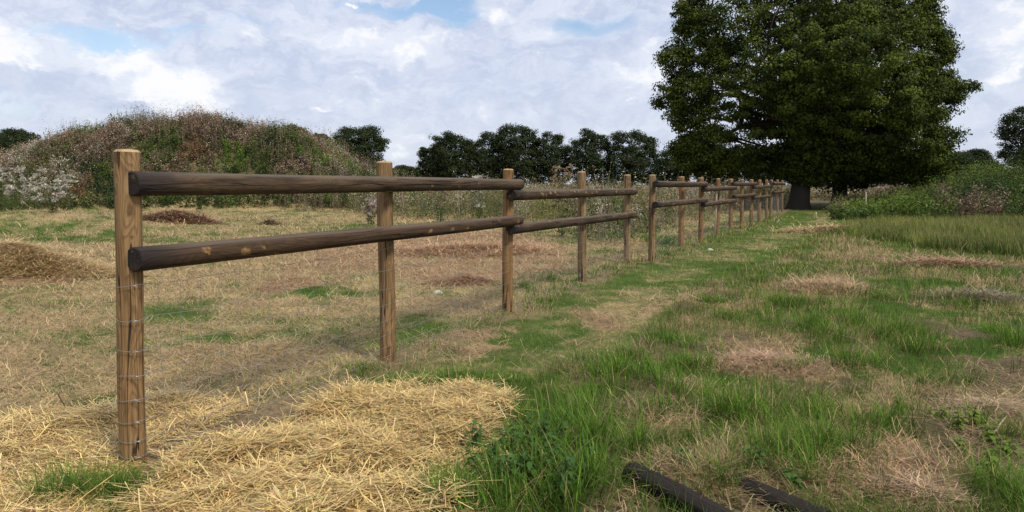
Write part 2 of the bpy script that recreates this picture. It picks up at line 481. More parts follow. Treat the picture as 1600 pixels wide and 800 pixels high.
Z_green_l = [gpoly(p) for p in ([(60, 440), (160, 432), (190, 455), (90, 470)], [(350, 620), (470, 595), (560, 578), (570, 592), (460, 640), (360, 645)],
                                [(620, 500), (760, 490), (780, 520), (640, 540)], [(480, 400), (560, 395), (570, 415), (490, 425)],
                                [(200, 480), (400, 470), (420, 500), (230, 510)])]
PATH_Y = [0, 3, 5, 7.1, 10.6, 15.4, 24, 40, 60]; PATH_W = [.2, .4, 1.3, 1.85, 1.9, 2.3, 3.2, 4.5, 6]

def zones(x, y):
    """how much straw, hay, green, path, bare soil lies at a place"""
    wx = x + (fbm(x, y, .4, 3, 5) - .5) * .8; wy = y + (fbm(x, y, .4, 9, 5) - .5) * .8 * (1 + np.minimum(y, 40) * .02)
    d = np.hypot(x, y)
    sfx = fence_x(y)
    side = x - sfx
    left = side < 0
    straw = (inpoly(wx, wy, Z_straw_r) | inpoly(wx, wy, Z_straw_l)) * 1.0
    hay = np.zeros_like(x)
    for p in Z_hay: hay = np.maximum(hay, softpoly(wx, wy, p, .12 + .025 * np.minimum(d, 30)))
    hay = hay * sstep(fbm(x, y, .5, 77) + (hay - .6) * .3, .34, .56)
    meadow = inpoly(wx, wy, Z_meadow) * 1.0
    gl = np.zeros_like(x)
    for p in Z_green_l: gl = np.maximum(gl, softpoly(wx, wy, p, .12 + .03 * np.minimum(d, 30)))
    path = ((side > 0) & (side < np.interp(y, PATH_Y, PATH_W) * (.85 + .3 * fbm(x, y, 1.2, 31))) & (y > 3.5)) * 1.0
    n1 = fbm(x, y, 1.0, 5, 5); n2 = fbm(x, y, .24, 15)
    n3 = fbm(x, y, 5.0, 25)
    dry = np.where(left, .74 + (n1 - .5) * 1.5 + (n2 - .5) * 1.0 + (n3 - .5) * .8, .40 + (n1 - .5) * 1.2 + (n2 - .5) * 1.2)
    streak = np.exp(-((side - np.interp(y, PATH_Y, PATH_W) * .62) / (.35 + y * .012)) ** 2)
    dry = np.where(path > 0, .26 + .06 * (y < 9) + (n1 - .5) * .6 + (n2 - .5) * .8 + .32 * streak * (fbm(x, y, 1.4, 93) > .45), dry)
    dry = np.where(left & (y > 15), dry - .05, dry)
    dry = np.where(~left & (path == 0) & (y > 13) & (y < 33), dry + .06 + .5 * np.maximum(fbm(x, y * .45, 1.1, 61) - .54, 0) * 4, dry)
    sp = softpoly(wx, wy, Z_sparse, .35) + .8 * softpoly(wx, wy, Z_sparse2, .3)
    dry = dry + np.clip(sp, 0, 1) * (.12 + .9 * (n2 - .45))
    dry = dry - gl * (.32 + 1.2 * (n2 - .5))
    dry = np.maximum(dry, hay); dry = np.where(meadow > 0, .08, dry)
    # turned soil under the wire
    sline = np.exp(-(side - .06 - .1 * (n1 - .5)) ** 2 / (2 * (.13 + .08 * n2) ** 2)) * sstep(n2 + .35 * (y < 7.5), .3, .55) * (y > 1)
    for i, f in enumerate(feet):
        r = .22 + .1 * math.sin(i * 3.1)
        sline = np.maximum(sline, np.exp(-((x - f[0] - .05) ** 2 + (y - f[1] + .05) ** 2) / (2 * r * r)) * .9 * (n2 > .35))
    bare_r = (side > 1.0) * (path == 0) * sstep(fbm(x, y, .55, 41, 5) + .13 * np.clip(sp, 0, 1), .54, .66) * (1 - hay) * (1 - meadow) * (y < 16)
    soil = np.clip(np.maximum(sline, bare_r * .9), 0, 1) * (1 - straw)
    return dict(straw=straw, hay=hay, dry=np.clip(dry, 0, 1), path=path, soil=soil, left=left * 1.0, meadow=meadow, side=side, n1=n1, n2=n2, barer=bare_r, sp=np.clip(sp, 0, 1))

MX = [-80, -45, -34.8, -32.2, -30.4, -28.3, -26, -20.4, -17.4, -15.7, -13, -11.3, -9.6, -7.8, -6.0, -4.0]
MZ = [.8, 1.2, 2.3, 3.1, 3.9, 4.7, 5.2, 5.25, 4.9, 4.6, 3.6, 2.3, 1.5, .95, .4, 0]
def terrain(x, y):
    x = np.asarray(x, float); y = np.asarray(y, float)
    d = np.hypot(x, y)
    h = .05 * (fbm(x, y, 1.3, 51) - .5) + .09 * (fbm(x, y, 9, 57, 2) - .5) * sstep(d, 8, 40)
    side = x - fence_x(y)
    h = h * (.35 + .65 * sstep(np.abs(side), .2, 1.0)) + .05 * np.exp(-(side + .06) ** 2 / .02) * (y > 1) * fbm(x, y, .3, 66)
    m = np.interp(x, MX, MZ) * (1 + .16 * (fbm(x, y, 3.4, 71) - .5))
    foot = 41 + 1.2 * (fbm(x, y * 0, 5, 73) - .5)
    prof = sstep(y, foot, foot + 9) * (1 - sstep(y, 56, 66))
    h = h + m * prof
    for f_ in feet: h = h + .018 * np.exp(-((x - f_[0]) ** 2 + (y - f_[1]) ** 2) / .03)
    h = h + .07 * np.maximum(0, fbm(x, y, .55, 188) - .42) * 2 * ((side < -.5) & (d < 40))
    # bank on the right
    b = sstep(x - .43 * (y - 31), 15.5, 22) * sstep(y, 31, 37) * (1 - sstep(y, 60, 90))
    h = h + b * (.55 + .75 * sstep(x, 20, 27) + .3 * (fbm(x, y, 5, 81) - .5))
    # low heap by the left edge
    h = h + .42 * np.exp(-((x + 8.6) / 1.5) ** 2 - ((y - 11.6) / .8) ** 2)
    h = h + .55 * np.exp(-((x + 17) / 5) ** 2 - ((y - 26) / 3.0) ** 2)
    h = h + .10 * np.maximum(0, fbm(x, y, .9, 88) - .5) * 2 * ((side > 1.5) & (y < 20))
    return h

C_soil = np.array((.27, .19, .115)); C_tan = np.array((.44, .34, .17)); C_tan2 = np.array((.35, .24, .13)); C_red = np.array((.33, .20, .115))
C_straw = np.array((.64, .46, .165)); C_g1 = np.array((.058, .105, .017)); C_g2 = np.array((.128, .205, .030)); C_g3 = np.array((.20, .25, .06))
C_dark = np.array((.055, .042, .028))

def mixc(a, b, t): return a * (1 - t[:, None]) + b * t[:, None]

# ------------------------------------------------------------------ ground sheet
def build_ground():
    rad = np.concatenate(([0.0], np.geomspace(.7, 70, 420), np.geomspace(73, 3500, 60)))
    ang = np.concatenate((np.radians(np.linspace(-52, 52, 640)), np.radians(np.linspace(55, 305, 84))))   # from +Y
    R, A = np.meshgrid(rad, ang, indexing='ij')
    x = (R * np.sin(A)).ravel(); y = (R * np.cos(A)).ravel()
    z = terrain(x, y)
    q = zones(x, y)
    c = mixc(np.tile(C_g1 * .9, (len(x), 1)), C_tan * .72, sstep(q['dry'], .15, .9))
    c = mixc(c, C_red * .8, q['hay'] * .8 * np.where(q['left'] > 0, 1, .4))
    c = mixc(c, np.array((.17, .115, .05)), q['straw'])  # dark brown under the straw, shade of the gaps put into the colour
    c = mixc(c, C_soil * .8, q['soil'] * .9)
    c = mixc(c, np.array((.09, .065, .04)), q['barer'] * .7)
    veg = np.clip(sstep(z, .5, 1.2) + sstep(np.hypot(x, y), 45, 60), 0, 1)
    c = mixc(c, np.array((.10, .085, .045)), veg * .9)
    na = len(ang); nr = len(rad)
    i, j = np.meshgrid(np.arange(nr - 1), np.arange(na), indexing='ij')
    j2 = (j + 1) % na
    f = np.stack((i * na + j, (i + 1) * na + j, (i + 1) * na + j2, i * na + j2), -1).reshape(-1, 4)
    # face up
    acc = Acc(); acc.add(np.stack((x, y, z), 1), f[:, ::-1], c)
    o = acc.build('ground', M_ground, smooth=True)
    tag(o, kind='structure')
build_ground()

# ------------------------------------------------------------------ ground sampling
def sample(n, r0, r1, half=44):
    r = np.exp(rng.uniform(math.log(r0), math.log(r1), n)); a = np.radians(rng.uniform(-half, half, n))
    return r * np.sin(a), r * np.cos(a), r

def jitc(c, amt=.18):
    n = len(c); return c * (1 + rng.normal(0, amt, (n, 1))) * (1 + rng.normal(0, amt * .25, (n, 3)))

# short sward
def build_sward():
    acc = Acc()
    x, y, r = sample(420000, 2.1, 60)
    q = zones(x, y); z = terrain(x, y)
    keep = (q['straw'] < .5) & (rng.random(len(x)) > q['soil'] * .93) & (rng.random(len(x)) > q['hay'] * .75) & (z < 1.5)
    x, y, r, z = x[keep], y[keep], r[keep], z[keep]; q = {k: v[keep] for k, v in q.items()}
    n = len(x)
    sc = np.clip(r / 7, 1, 4.5)
    isdry = rng.random(n) < sstep(q['dry'], .05, 1.0) * .92
    Lg = np.where(q['path'] > 0, .035, np.where(q['left'] > 0, .045, .075 + .07 * (q['n1'] > .5))) * rng.uniform(.6, 1.6, n) * np.clip(r / 10, 1, 2.0)
    Lg = np.where(isdry, Lg * .8 + .02, Lg)
    W = rng.uniform(.0025, .005, n) * sc
    g = mixc(np.tile(C_g1, (n, 1)), C_g2, np.clip(q['n2'] * 1.2 - .2 + rng.normal(0, .25, n), 0, 1))
    g = mixc(g, C_g3, (q['path'] * .9) * rng.random(n) ** .6)
    t = mixc(np.tile(C_tan, (n, 1)), C_tan2, np.clip(q['n1'] + rng.normal(0, .3, n), 0, 1))
    c = jitc(np.where(isdry[:, None], t, g), .22)
    th0 = np.where(isdry, rng.uniform(.7, 1.5, n), rng.uniform(.05, .7, n)); thb = np.where(isdry, .2, rng.uniform(.2, 1.2, n))
    ribbons(acc, np.stack((x, y, z - .004), 1), rng.uniform(0, 6.283, n), Lg, W, th0, thb, c, 2)
    tag(acc.build('short_grass', M_grass), 'short patchy green and yellowed grass covering the field and the mown path', 'grass', kind='stuff')
build_sward()

# lying hay over the mown field and the dry patches
def build_hay():
    acc = Acc()
    x, y, r = sample(290000, 2.1, 45)
    q = zones(x, y)
    dens = sstep(q['dry'], .25, .95) * .75 + q['hay'] * .4
    dens = np.where(q['path'] > 0, dens * .7, dens) * (1 - q['straw']) * (1 - .3 * q['soil'])
    keep = rng.random(len(x)) < dens
    x, y, r = x[keep], y[keep], r[keep]; q = {k: v[keep] for k, v in q.items()}; n = len(x)
    z = terrain(x, y) + rng.random(n) ** 2 * (.03 + .05 * q['hay'])
    sc = np.clip(r / 6, 1, 5)
    Lg = rng.uniform(.06, .24, n) * np.clip(r / 10, 1, 1.8); W = rng.uniform(.0018, .0038, n) * sc
    c = mixc(np.tile(C_tan * 1.08, (n, 1)), C_tan2, rng.random(n))
    c = mixc(c, C_red, np.clip(q['hay'] * .8 * rng.random(n) + (fbm(x, y, 3, 44) > .55) * .35, 0, 1))
    c = jitc(c, .28) * ((.72 + .6 * fbm(x, y, .7, 333)) * np.where((q['left'] < .5) & (q['path'] < .5) & (q['hay'] < .5), .74, 1) * np.where(rng.random(n) < .22 * (q['left'] < .5), .45, 1))[:, None]
    ribbons(acc, np.stack((x, y, z), 1), rng.uniform(0, 6.283, n), Lg, W, rng.uniform(1.2, 1.62, n), rng.normal(0, .25, n), c, 3,
            azb=rng.normal(0, .9, n), taper=False)
    tag(acc.build('mown_hay', M_hay), 'dry tan mown hay lying loose over the left field and in patches on the right', 'hay', kind='stuff')
build_hay()

# ------------------------------------------------------------------ bright straw
def build_straw(name, poly, ncount, label, thick):
    acc = Acc()
    P = np.array(poly); x0, y0 = P.min(0); x1, y1 = P.max(0)
    x = rng.uniform(x0, x1, ncount * 3); y = rng.uniform(y0, y1, ncount * 3)
    wx = x + (fbm(x, y, .4, 3) - .5) * .25 + rng.normal(0, .04, len(x)) * np.where(rng.random(len(x)) < .2, 4, 1); wy = y + (fbm(x, y, .4, 9) - .5) * .25 + rng.normal(0, .04, len(x)) * np.where(rng.random(len(x)) < .2, 4, 1)
    k = inpoly(wx, wy, poly) & (y > 1.9)
    k &= rng.random(len(x)) < np.clip(3.2 / y, .3, 1) + .3
    gapn = fbm(x, y, .45, 121)
    k &= rng.random(len(x)) < .12 + 1.2 * sstep(gapn, .30, .6)
    k &= ~((np.abs(x - fence_x(y) - .10 - .12 * (fbm(x, y, .5, 55) - .5)) < .13) & (rng.random(len(x)) < .9) & (y > 4.0))
    k &= np.hypot(x - feet[0][0], y - feet[0][1]) > .11 + .05 * rng.random(len(x))
    x, y = x[k][:ncount], y[k][:ncount]; n = len(x)
    lump = sstep(fbm(x, y, .30, 123), .25, .75)
    z = terrain(x, y) + thick * (.15 + lump * .9) * rng.random(n) ** .6
    main = fbm(x, y, .8, 129) * 6.283
    az = np.where(rng.random(n) < .18, main + rng.normal(0, .5, n), rng.uniform(0, 6.283, n))
    Lg = np.exp(rng.normal(math.log(.095), .5, n)).clip(.03, .26); W = rng.uniform(.0022, .0052, n)
    c = jitc(mixc(np.tile(C_straw, (n, 1)), np.array((.72, .56, .27)), rng.random(n)), .2)
    brown = rng.random(n) < .27
    c[brown] = jitc(np.tile(np.array((.27, .17, .075)), (brown.sum(), 1)), .25)
    ribbons(acc, np.stack((x, y, z), 1), az, Lg, W, rng.normal(1.53, .12, n), rng.normal(0, .14, n), c, 2, azb=rng.normal(0, .3, n) * np.where(rng.random(n) < .2, 3.5, 1), taper=False)
    i = rng.permutation(n)[:n // 2]; k = len(i)
    ribbons(acc, np.stack((x[i] + rng.normal(0, .03, k), y[i] + rng.normal(0, .03, k), z[i] + .004), 1), rng.uniform(0, 6.283, k), rng.uniform(.015, .06, k), rng.uniform(.0015, .0035, k),
            rng.normal(1.5, .2, k), rng.normal(0, .5, k), jitc(np.tile(C_straw * .9, (k, 1)), .3), 2, azb=rng.normal(0, 1.2, k), taper=False)
    o = acc.build(name, M_hay); tag(o, label, 'straw', kind='stuff')
build_straw('straw', Z_straw_r, 56000, 'thick bright yellow straw spread in front of the fence beside green grass', .12)
build_straw('straw', Z_straw_l, 38000, 'thinner yellow straw spread behind the nearest fence post', .06)

# ------------------------------------------------------------------ tall grass tufts
FALLEN = [(up(985, 741)[:2], up(1190, 850)[:2]), (up(1070, 722)[:2], up(1290, 818)[:2])]
def near_fallen(x, y):
    m = np.full(np.shape(x), 9.0)
    for a, b in FALLEN:
        v = b - a; t = np.clip(((x - a[0]) * v[0] + (y - a[1]) * v[1]) / (v @ v), 0, 1)
        m = np.minimum(m, np.hypot(x - a[0] - v[0] * t, y - a[1] - v[1] * t))
    return m
def tuft(acc, x, y, h, nb, spread, cmix=.5, wd=.0045, lean=.5, dryf=.05):
    if h > .1 and near_fallen(x, y - .1) < .16:
        if rng.random() < .5: return
        h *= .6; nb = nb // 3
    a = rng.uniform(0, 6.283, nb); r = np.abs(rng.normal(0, spread, nb))
    px = x + r * np.cos(a); py = y + r * np.sin(a)
    L = h * rng.uniform(.45, 1.15, nb)
    az = a + rng.normal(0, .9, nb)
    c = mixc(np.tile(C_g1 * .95, (nb, 1)), C_g2 * np.array((.9, 1.05, .9)), np.clip(rng.normal(cmix, .3, nb), 0, 1))
    dr = rng.random(nb) < dryf
    c[dr] = C_tan * .9
    c = jitc(c, .15)
    ribbons(acc, np.stack((px, py, terrain(px, py) - .01), 1), az, L, rng.uniform(.7, 1.4, nb) * wd, np.abs(rng.normal(.12, .15, nb)) + r * 1.0,
            rng.normal(lean + .6, .5, nb).clip(.1, 2.2), c, 4, tipcol=c * np.array((1.25, 1.3, 1.1)))

def build_tufts():
    acc = Acc()
    spots = [(1010, 595, .26), (1075, 570, .22), (1215, 480, .28), (1260, 510, .3), (1300, 530, .32), (1420, 525, .38), (1385, 535, .35), (1340, 575, .3),
             (905, 650, .3), (935, 690, .32), (880, 700, .3), (850, 745, .3), (820, 790, .3), (950, 765, .34), (900, 790, .34), (985, 720, .28),
             (1165, 650, .3), (1205, 665, .32), (1250, 710, .34), (1320, 715, .36), (1185, 720, .3), (1230, 745, .3), (1120, 640, .25),
             (610, 598, .12), (660, 600, .13), (720, 598, .17), (770, 600, .15), (690, 610, .14), (545, 588, .12), (1245, 480, .3), (1110, 475, .2), (870, 440, .2), (830, 455, .2),
             (1000, 560, .2), (1060, 540, .2), (960, 590, .22), (1130, 500, .2), (1180, 440, .22), (1340, 505, .3), (1440, 555, .28), (1580, 540, .3),
             (1560, 775, .3), (1600, 790, .3), (1090, 620, .3), (1040, 650, .26), (1010, 700, .26), (1350, 660, .26), (760, 760, .2), (720, 785, .22), (690, 798, .2),
             (930, 620, .24), (1250, 580, .2), (1100, 740, .2), (1130, 770, .22), (1380, 470, .2), (1500, 480, .2), (1550, 520, .2), (1480, 600, .18),
             (1050, 775, .16), (1300, 650, .24), (1590, 690, .2), (815, 690, .2), (840, 660, .2), (1020, 380, .35), (1050, 383, .35), (1040, 400, .25)]
    for px, py, h in spots:
        p = up(px, py)
        for k in range(3):
            tuft(acc, p[0] + rng.normal(0, .09), p[1] + rng.normal(0, .09), h * rng.uniform(.75, 1.15), 85, .075 + h * .12, rng.uniform(.3, .8))
    # more, scattered over the rough side
    x, y, r = sample(15000, 2.3, 32, 42)
    q = zones(x, y)
    n = fbm(x, y, .9, 141)
    k = (q['side'] > 1.3) & (q['path'] < .5) & (q['straw'] < .5) & (q['hay'] < .5) & (q['meadow'] < .5) & (rng.random(len(x)) < sstep(n, .46, .68) * .42 * (1 - .75 * q['sp']))
    for xx, yy, rr in zip(x[k], y[k], r[k]):
        tuft(acc, xx, yy, rng.uniform(.12, .26), 16, .05 + .012 * rr, rng.uniform(.2, .9), .0042 * max(1, rr / 6), dryf=.15)
    k = ((q['side'] < -.05) & (q['straw'] < .5) & (q['hay'] < .5) & (rng.random(len(x)) < sstep(fbm(x, y, 1.2, 147), .52, .72) * .25))
    for xx, yy, rr in zip(x[k], y[k], r[k]):
        tuft(acc, xx, yy, rng.uniform(.06, .14), 14, .05 + .014 * rr, rng.uniform(.2, .9), .004 * max(1, rr / 6), dryf=.4)
    # along the fence foot
    for i in range(260):
        yy = math.exp(rng.uniform(math.log(5.0), math.log(36))); xx = float(fence_x(yy)) + rng.normal(0, .18)
        if yy < 8 and i % 2: continue
        tuft(acc, xx, yy, rng.uniform(.08, .2) * (1.0 + yy / 40), 16, .06 + .008 * yy, rng.uniform(.2, .8), .004 * max(1, yy / 6), dryf=.2)
    o = acc.build('tall_grass', M_grass)
    tag(o, 'lush green tall grass in tufts on the rough ground right of the path', 'grass', kind='stuff')
build_tufts()

def build_post_tuft():
    acc = Acc(); p = up(160, 782)
    for k in range(18):
        a = rng.normal(0, .12); b = rng.normal(0, .05)
        tuft(acc, p[0] + a, p[1] + b, .23, 85, .05, .4, .0034, .9, .03)
    o = acc.build('grass_tuft', M_grass, loc=(p[0], p[1], 0))
    tag(o, 'low dark green grass tuft in the straw at the foot of the nearest post', 'grass tuft')
build_post_tuft()

# meadow band on the right: uncut grass
def build_meadow():
    acc = Acc()
    P = np.array(Z_meadow); x0, y0 = P.min(0); x1, y1 = P.max(0)
    x = rng.uniform(x0, min(x1, 30), 420000); y = rng.uniform(y0, y1, 420000)
    k = inpoly(x + (fbm(x, y, 1.3, 3) - .5) * 2.4 + rng.normal(0, .22, len(x)), y + (fbm(x, y, 1.3, 9) - .5) * 2.8 + rng.normal(0, .3, len(x)), Z_meadow) & (np.abs(np.arctan2(x, y)) < math.radians(44))
    x, y = x[k], y[k]; n = len(x); r = np.hypot(x, y)
    if n > 90000: x, y, r = x[:90000], y[:90000], r[:90000]; n = 90000
    clump = np.clip(.5 + 1.5 * (fbm(x, y, 1.5, 151) - .5), 0, 1)
    c = mixc(np.tile(C_g1 * .9, (n, 1)), np.array((.20, .24, .05)), np.clip(clump * 1.6 - .4 + rng.normal(0, .25, n), 0, 1))
    tp = mixc(c, np.array((.36, .31, .13)), (rng.random(n) < .55) * .8)
    ribbons(acc, np.stack((x, y, terrain(x, y) - .02), 1), rng.uniform(0, 6.28, n), rng.uniform(.25, .6, n) * (.45 + .95 * fbm(x, y, .7, 152)), rng.uniform(.008, .016, n),
            np.abs(rng.normal(.1, .12, n)), rng.uniform(.3, 1.2, n), jitc(c, .16), 3, tipcol=jitc(tp, .15))
    tag(acc.build('meadow_grass', M_grass), 'band of uncut bright green meadow grass along the right edge', 'grass', kind='stuff')
build_meadow()

# ------------------------------------------------------------------ weeds
PAL = dict(brown=((.16, .12, .075), (.40, .29, .22)), pale=((.16, .15, .07), (.62, .54, .45)), green=((.06, .09, .024), (.11, .155, .04)), lime=((.095, .15, .027), (.17, .24, .04)),
           rust=((.17, .11, .055), (.42, .23, .13)), dark=((.035, .055, .018), (.06, .095, .03)), tan=((.20, .17, .08), (.42, .33, .19)), olive=((.10, .115, .04), (.24, .22, .10)))
def weeds(acc, x, y, h, kinds, probs, per=46, size=.07, wid=.25, kn=2.0, seed=0, twig=.012):
    """x,y: plant feet; each plant is a few stems with leaves below and seed heads above"""
    n = len(x)
    z = terrain(x, y)
    # kinds come in drifts
    cum = np.cumsum(probs) / sum(probs)
    kx = x + (fbm(x, y, kn * .7, 211 + seed) - .5) * kn * 1.6 + rng.normal(0, .12 * kn, n); ky = y + (fbm(x, y, kn * .7, 231 + seed) - .5) * kn * 1.6 + rng.normal(0, .12 * kn, n)
    ci, cj = np.floor(kx / kn), np.floor(ky / kn * .7)
    u = np.clip(hash2(ci, cj, 241 + seed), 0, .9999)
    h = h * (.72 + .5 * hash2(ci, cj, 261 + seed)) * (.85 + .3 * rng.random(n)); lum = .78 + .42 * hash2(ci, cj, 281 + seed)
    ki = np.searchsorted(cum, u)
    lo = np.array([PAL[k][0] for k in kinds])[ki]; hi = np.array([PAL[k][1] for k in kinds])[ki]
    pm = lum[:, None] * np.exp(rng.normal(0, .15, (n, 1))) * (1 + rng.normal(0, .06, (n, 3))); lo = lo * pm; hi = hi * pm
    # stems
    ns = 3
    sx = np.repeat(x, ns) + rng.normal(0, .06, n * ns); sy = np.repeat(y, ns) + rng.normal(0, .06, n * ns)
    hs = np.repeat(h, ns) * rng.uniform(.75, 1.1, n * ns); taz = rng.uniform(0, 6.283, n * ns); tl = np.abs(rng.normal(.12, .09, n * ns))
    base = np.stack((sx, sy, np.repeat(z, ns) - .03), 1)
    ribbons(acc, base, taz, hs, np.full(n * ns, twig), tl, np.full(n * ns, .15), jitc(np.repeat(lo * .9 + .02, ns, 0), .15), 2, tipcol=np.repeat(hi, ns, 0))
    # leaves along the stems
    m = n * per; idx = rng.integers(0, n * ns, m); pl = idx // ns
    t = rng.random(m) ** .8
    th = tl[idx] + .07
    rr = hs[idx] * t
    cx = sx[idx] + np.sin(th) * np.cos(taz[idx]) * rr; cy = sy[idx] + np.sin(th) * np.sin(taz[idx]) * rr
    out = wid * (1.05 - .65 * t) * np.abs(rng.normal(0, .7, m)); a = rng.uniform(0, 6.283, m)
    P = np.stack((cx + out * np.cos(a), cy + out * np.sin(a), z[pl] + rr * np.cos(th) - .3 * out * (1 - t)), 1)
    top = sstep(t + rng.normal(0, .1, m), .62, .88)
    c = mixc(lo[pl], hi[pl] * 1.0, top)
    s = size * rng.uniform(.5, 1.4, m) * (1.1 - .45 * top)
    nr = rng.normal(size=(m, 3)); nr[:, 2] = np.abs(nr[:, 2]) + .5
    leaves(acc, P, nr, s, jitc(c, .25), .5)

def area(n, x0, x1, y0, y1): return rng.uniform(x0, x1, n), rng.uniform(y0, y1, n)

def build_mound_weeds():
    acc = Acc()
    x, y = area(9500, -46, -4, 40.4, 56)
    k = (terrain(x, y) > .12) & (rng.random(len(x)) < np.where(y < 51, 1, .4)) & (np.arctan2(x, y) > -math.radians(45))
    x, y = x[k], y[k]
    z = terrain(x, y)
    low = z < 1.6 + .8 * (fbm(x, y, 4, 5) - .5)
    weeds(acc, x[low], y[low], rng.uniform(.5, 1.0, low.sum()), ['dark', 'green', 'olive', 'dark', 'rust', 'green'], [3, 3, 2.5, 2, .7, 1], 46, .115, .34, 1.3, 1)
    up_ = ~low
    weeds(acc, x[up_], y[up_], rng.uniform(.55, 1.15, up_.sum()) * (.65 + .8 * fbm(x[up_], y[up_], 1.6, 19)), ['brown', 'pale', 'green', 'dark', 'brown', 'rust', 'lime', 'brown', 'olive', 'pale'],
          [1.8, .6, 1.6, 1.3, 1.6, .9, 1.3, 1.4, 1.8, .4], 44, .125, .3, 1.5, 2)
    x3, y3 = area(900, -40, -25, 41.5, 50); k3 = np.arctan2(x3, y3) > -math.radians(45); x3, y3 = x3[k3], y3[k3]
    weeds(acc, x3, y3, rng.uniform(.8, 1.3, len(x3)), ['pale', 'brown', 'pale', 'green', 'pale'], [1.5, 1, 1, .6, 1], 46, .10, .3, 2, 6)
    # taller ones on the crest, thin against the sky
    x2, y2 = area(620, -33, -10, 46.5, 51); 
    weeds(acc, x2, y2, rng.uniform(1.0, 1.6, 620) * (.6 + .8 * fbm(x2, y2, 2.2, 29)), ['brown', 'olive', 'pale', 'brown'], [2, 1, .7, 2], 34, .095, .22, 2, 3, .02)
    tag(acc.build('mound_weeds', M_weed), 'brown and green seeding weeds covering the mound', 'weeds', kind='stuff')
build_mound_weeds()

def strip(name, label, pts_n, box, hr, kinds, probs, per, size, wid, seed, cond=None, kn=2.0):
    acc = Acc(); x, y = area(pts_n, *box)
    k = np.abs(np.arctan2(x, y)) < math.radians(46)
    if cond is not None: k &= cond(x, y)
    x, y = x[k], y[k]
    h = rng.uniform(hr[0], hr[1], len(x)) * (.75 + .5 * fbm(x, y, 2.2, 300 + seed)) * ((.55 + .45 * sstep(x / y, .45, .60)) if seed == 15 else 1)
    weeds(acc, x, y, h, kinds, probs, per, size, wid, kn, seed)
    return tag(acc.build(name, M_weed), label, 'weeds', kind='stuff')

# strip between mound and fence, its foot running nearer to the right
F_PX = gpoly([(455, 330), (520, 332), (560, 338), (650, 345), (760, 352), (880, 366), (930, 385), (1000, 386), (1012, 372), (1060, 352), (1120, 340), (1180, 330), (1230, 322),
              (1300, 306), (1300, 297), (400, 299), (400, 318)])
strip('field_weeds', 'tall seeding weeds with pale fluffy heads growing behind the fence', 7800, (-15, 26, 15, 66), (1.05, 1.85),
      ['green', 'lime', 'olive', 'pale', 'brown', 'tan', 'pale', 'green', 'tan'], [1.3, .7, 1, 1, 1.5, 1.6, .8, 1.0, 1.6], 50, .085, .3, 11,
      lambda x, y: inpoly(x + (fbm(x, y, 1.5, 3) - .5) * 1.5, y + (fbm(x, y, 1.5, 9) - .5) * 1.8, F_PX) & (x < fence_x(y) - .8) & (rng.random(len(x)) < np.clip(1.2 - (y - 18) / 60, .3, 1)))
# far field, pale, seen under the tree
strip('far_field_weeds', 'pale dry weeds of the field behind the big tree', 3000, (-22, 60, 66, 100), (1.0, 1.6),
      ['tan', 'pale', 'brown', 'olive'], [2, 2, 1, 1], 30, .2, .5, 12)
strip('tree_foot_weeds', 'pale seeding weeds around the big tree trunk', 620, (16, 40, 48, 64), (.8, 1.4),
      ['tan', 'pale', 'brown', 'olive'], [2, 2, 1, 1], 40, .12, .35, 13, lambda x, y: (x > fence_x(y) + 3))
# left flowering plants
strip('left_weeds', 'grey green weeds at the left edge beside the mound foot', 1700, (-34, -17, 24, 40), (.7, 1.15),
      ['green', 'olive', 'brown', 'tan', 'green'], [2, 2, 1, 1.4, 1], 44, .085, .3, 14, lambda x, y: (x < -19.5 - (y - 24) * .35 + 2 * (fbm(x, y, 3, 8) - .5)))
# bank on the right
strip('bank_weeds', 'green nettles and bramble on the low bank at the right', 5600, (12.5, 48, 29.5, 46), (.5, 1.5),
      ['tan', 'olive', 'green', 'dark', 'lime', 'green', 'brown', 'olive'], [.8, 1.6, 2.0, 1.0, 2.0, 1.6, .4, 1.2], 58, .115, .33, 15,
      lambda x, y: (x > .432 * y + .2 + 1.2 * (fbm(x, y, 2.5, 7) - .5)) & (y > 30.5 - (x - 13) * .06 + 1.2 * (fbm(x, y, 2.5, 17) - .5)) , 2.6)

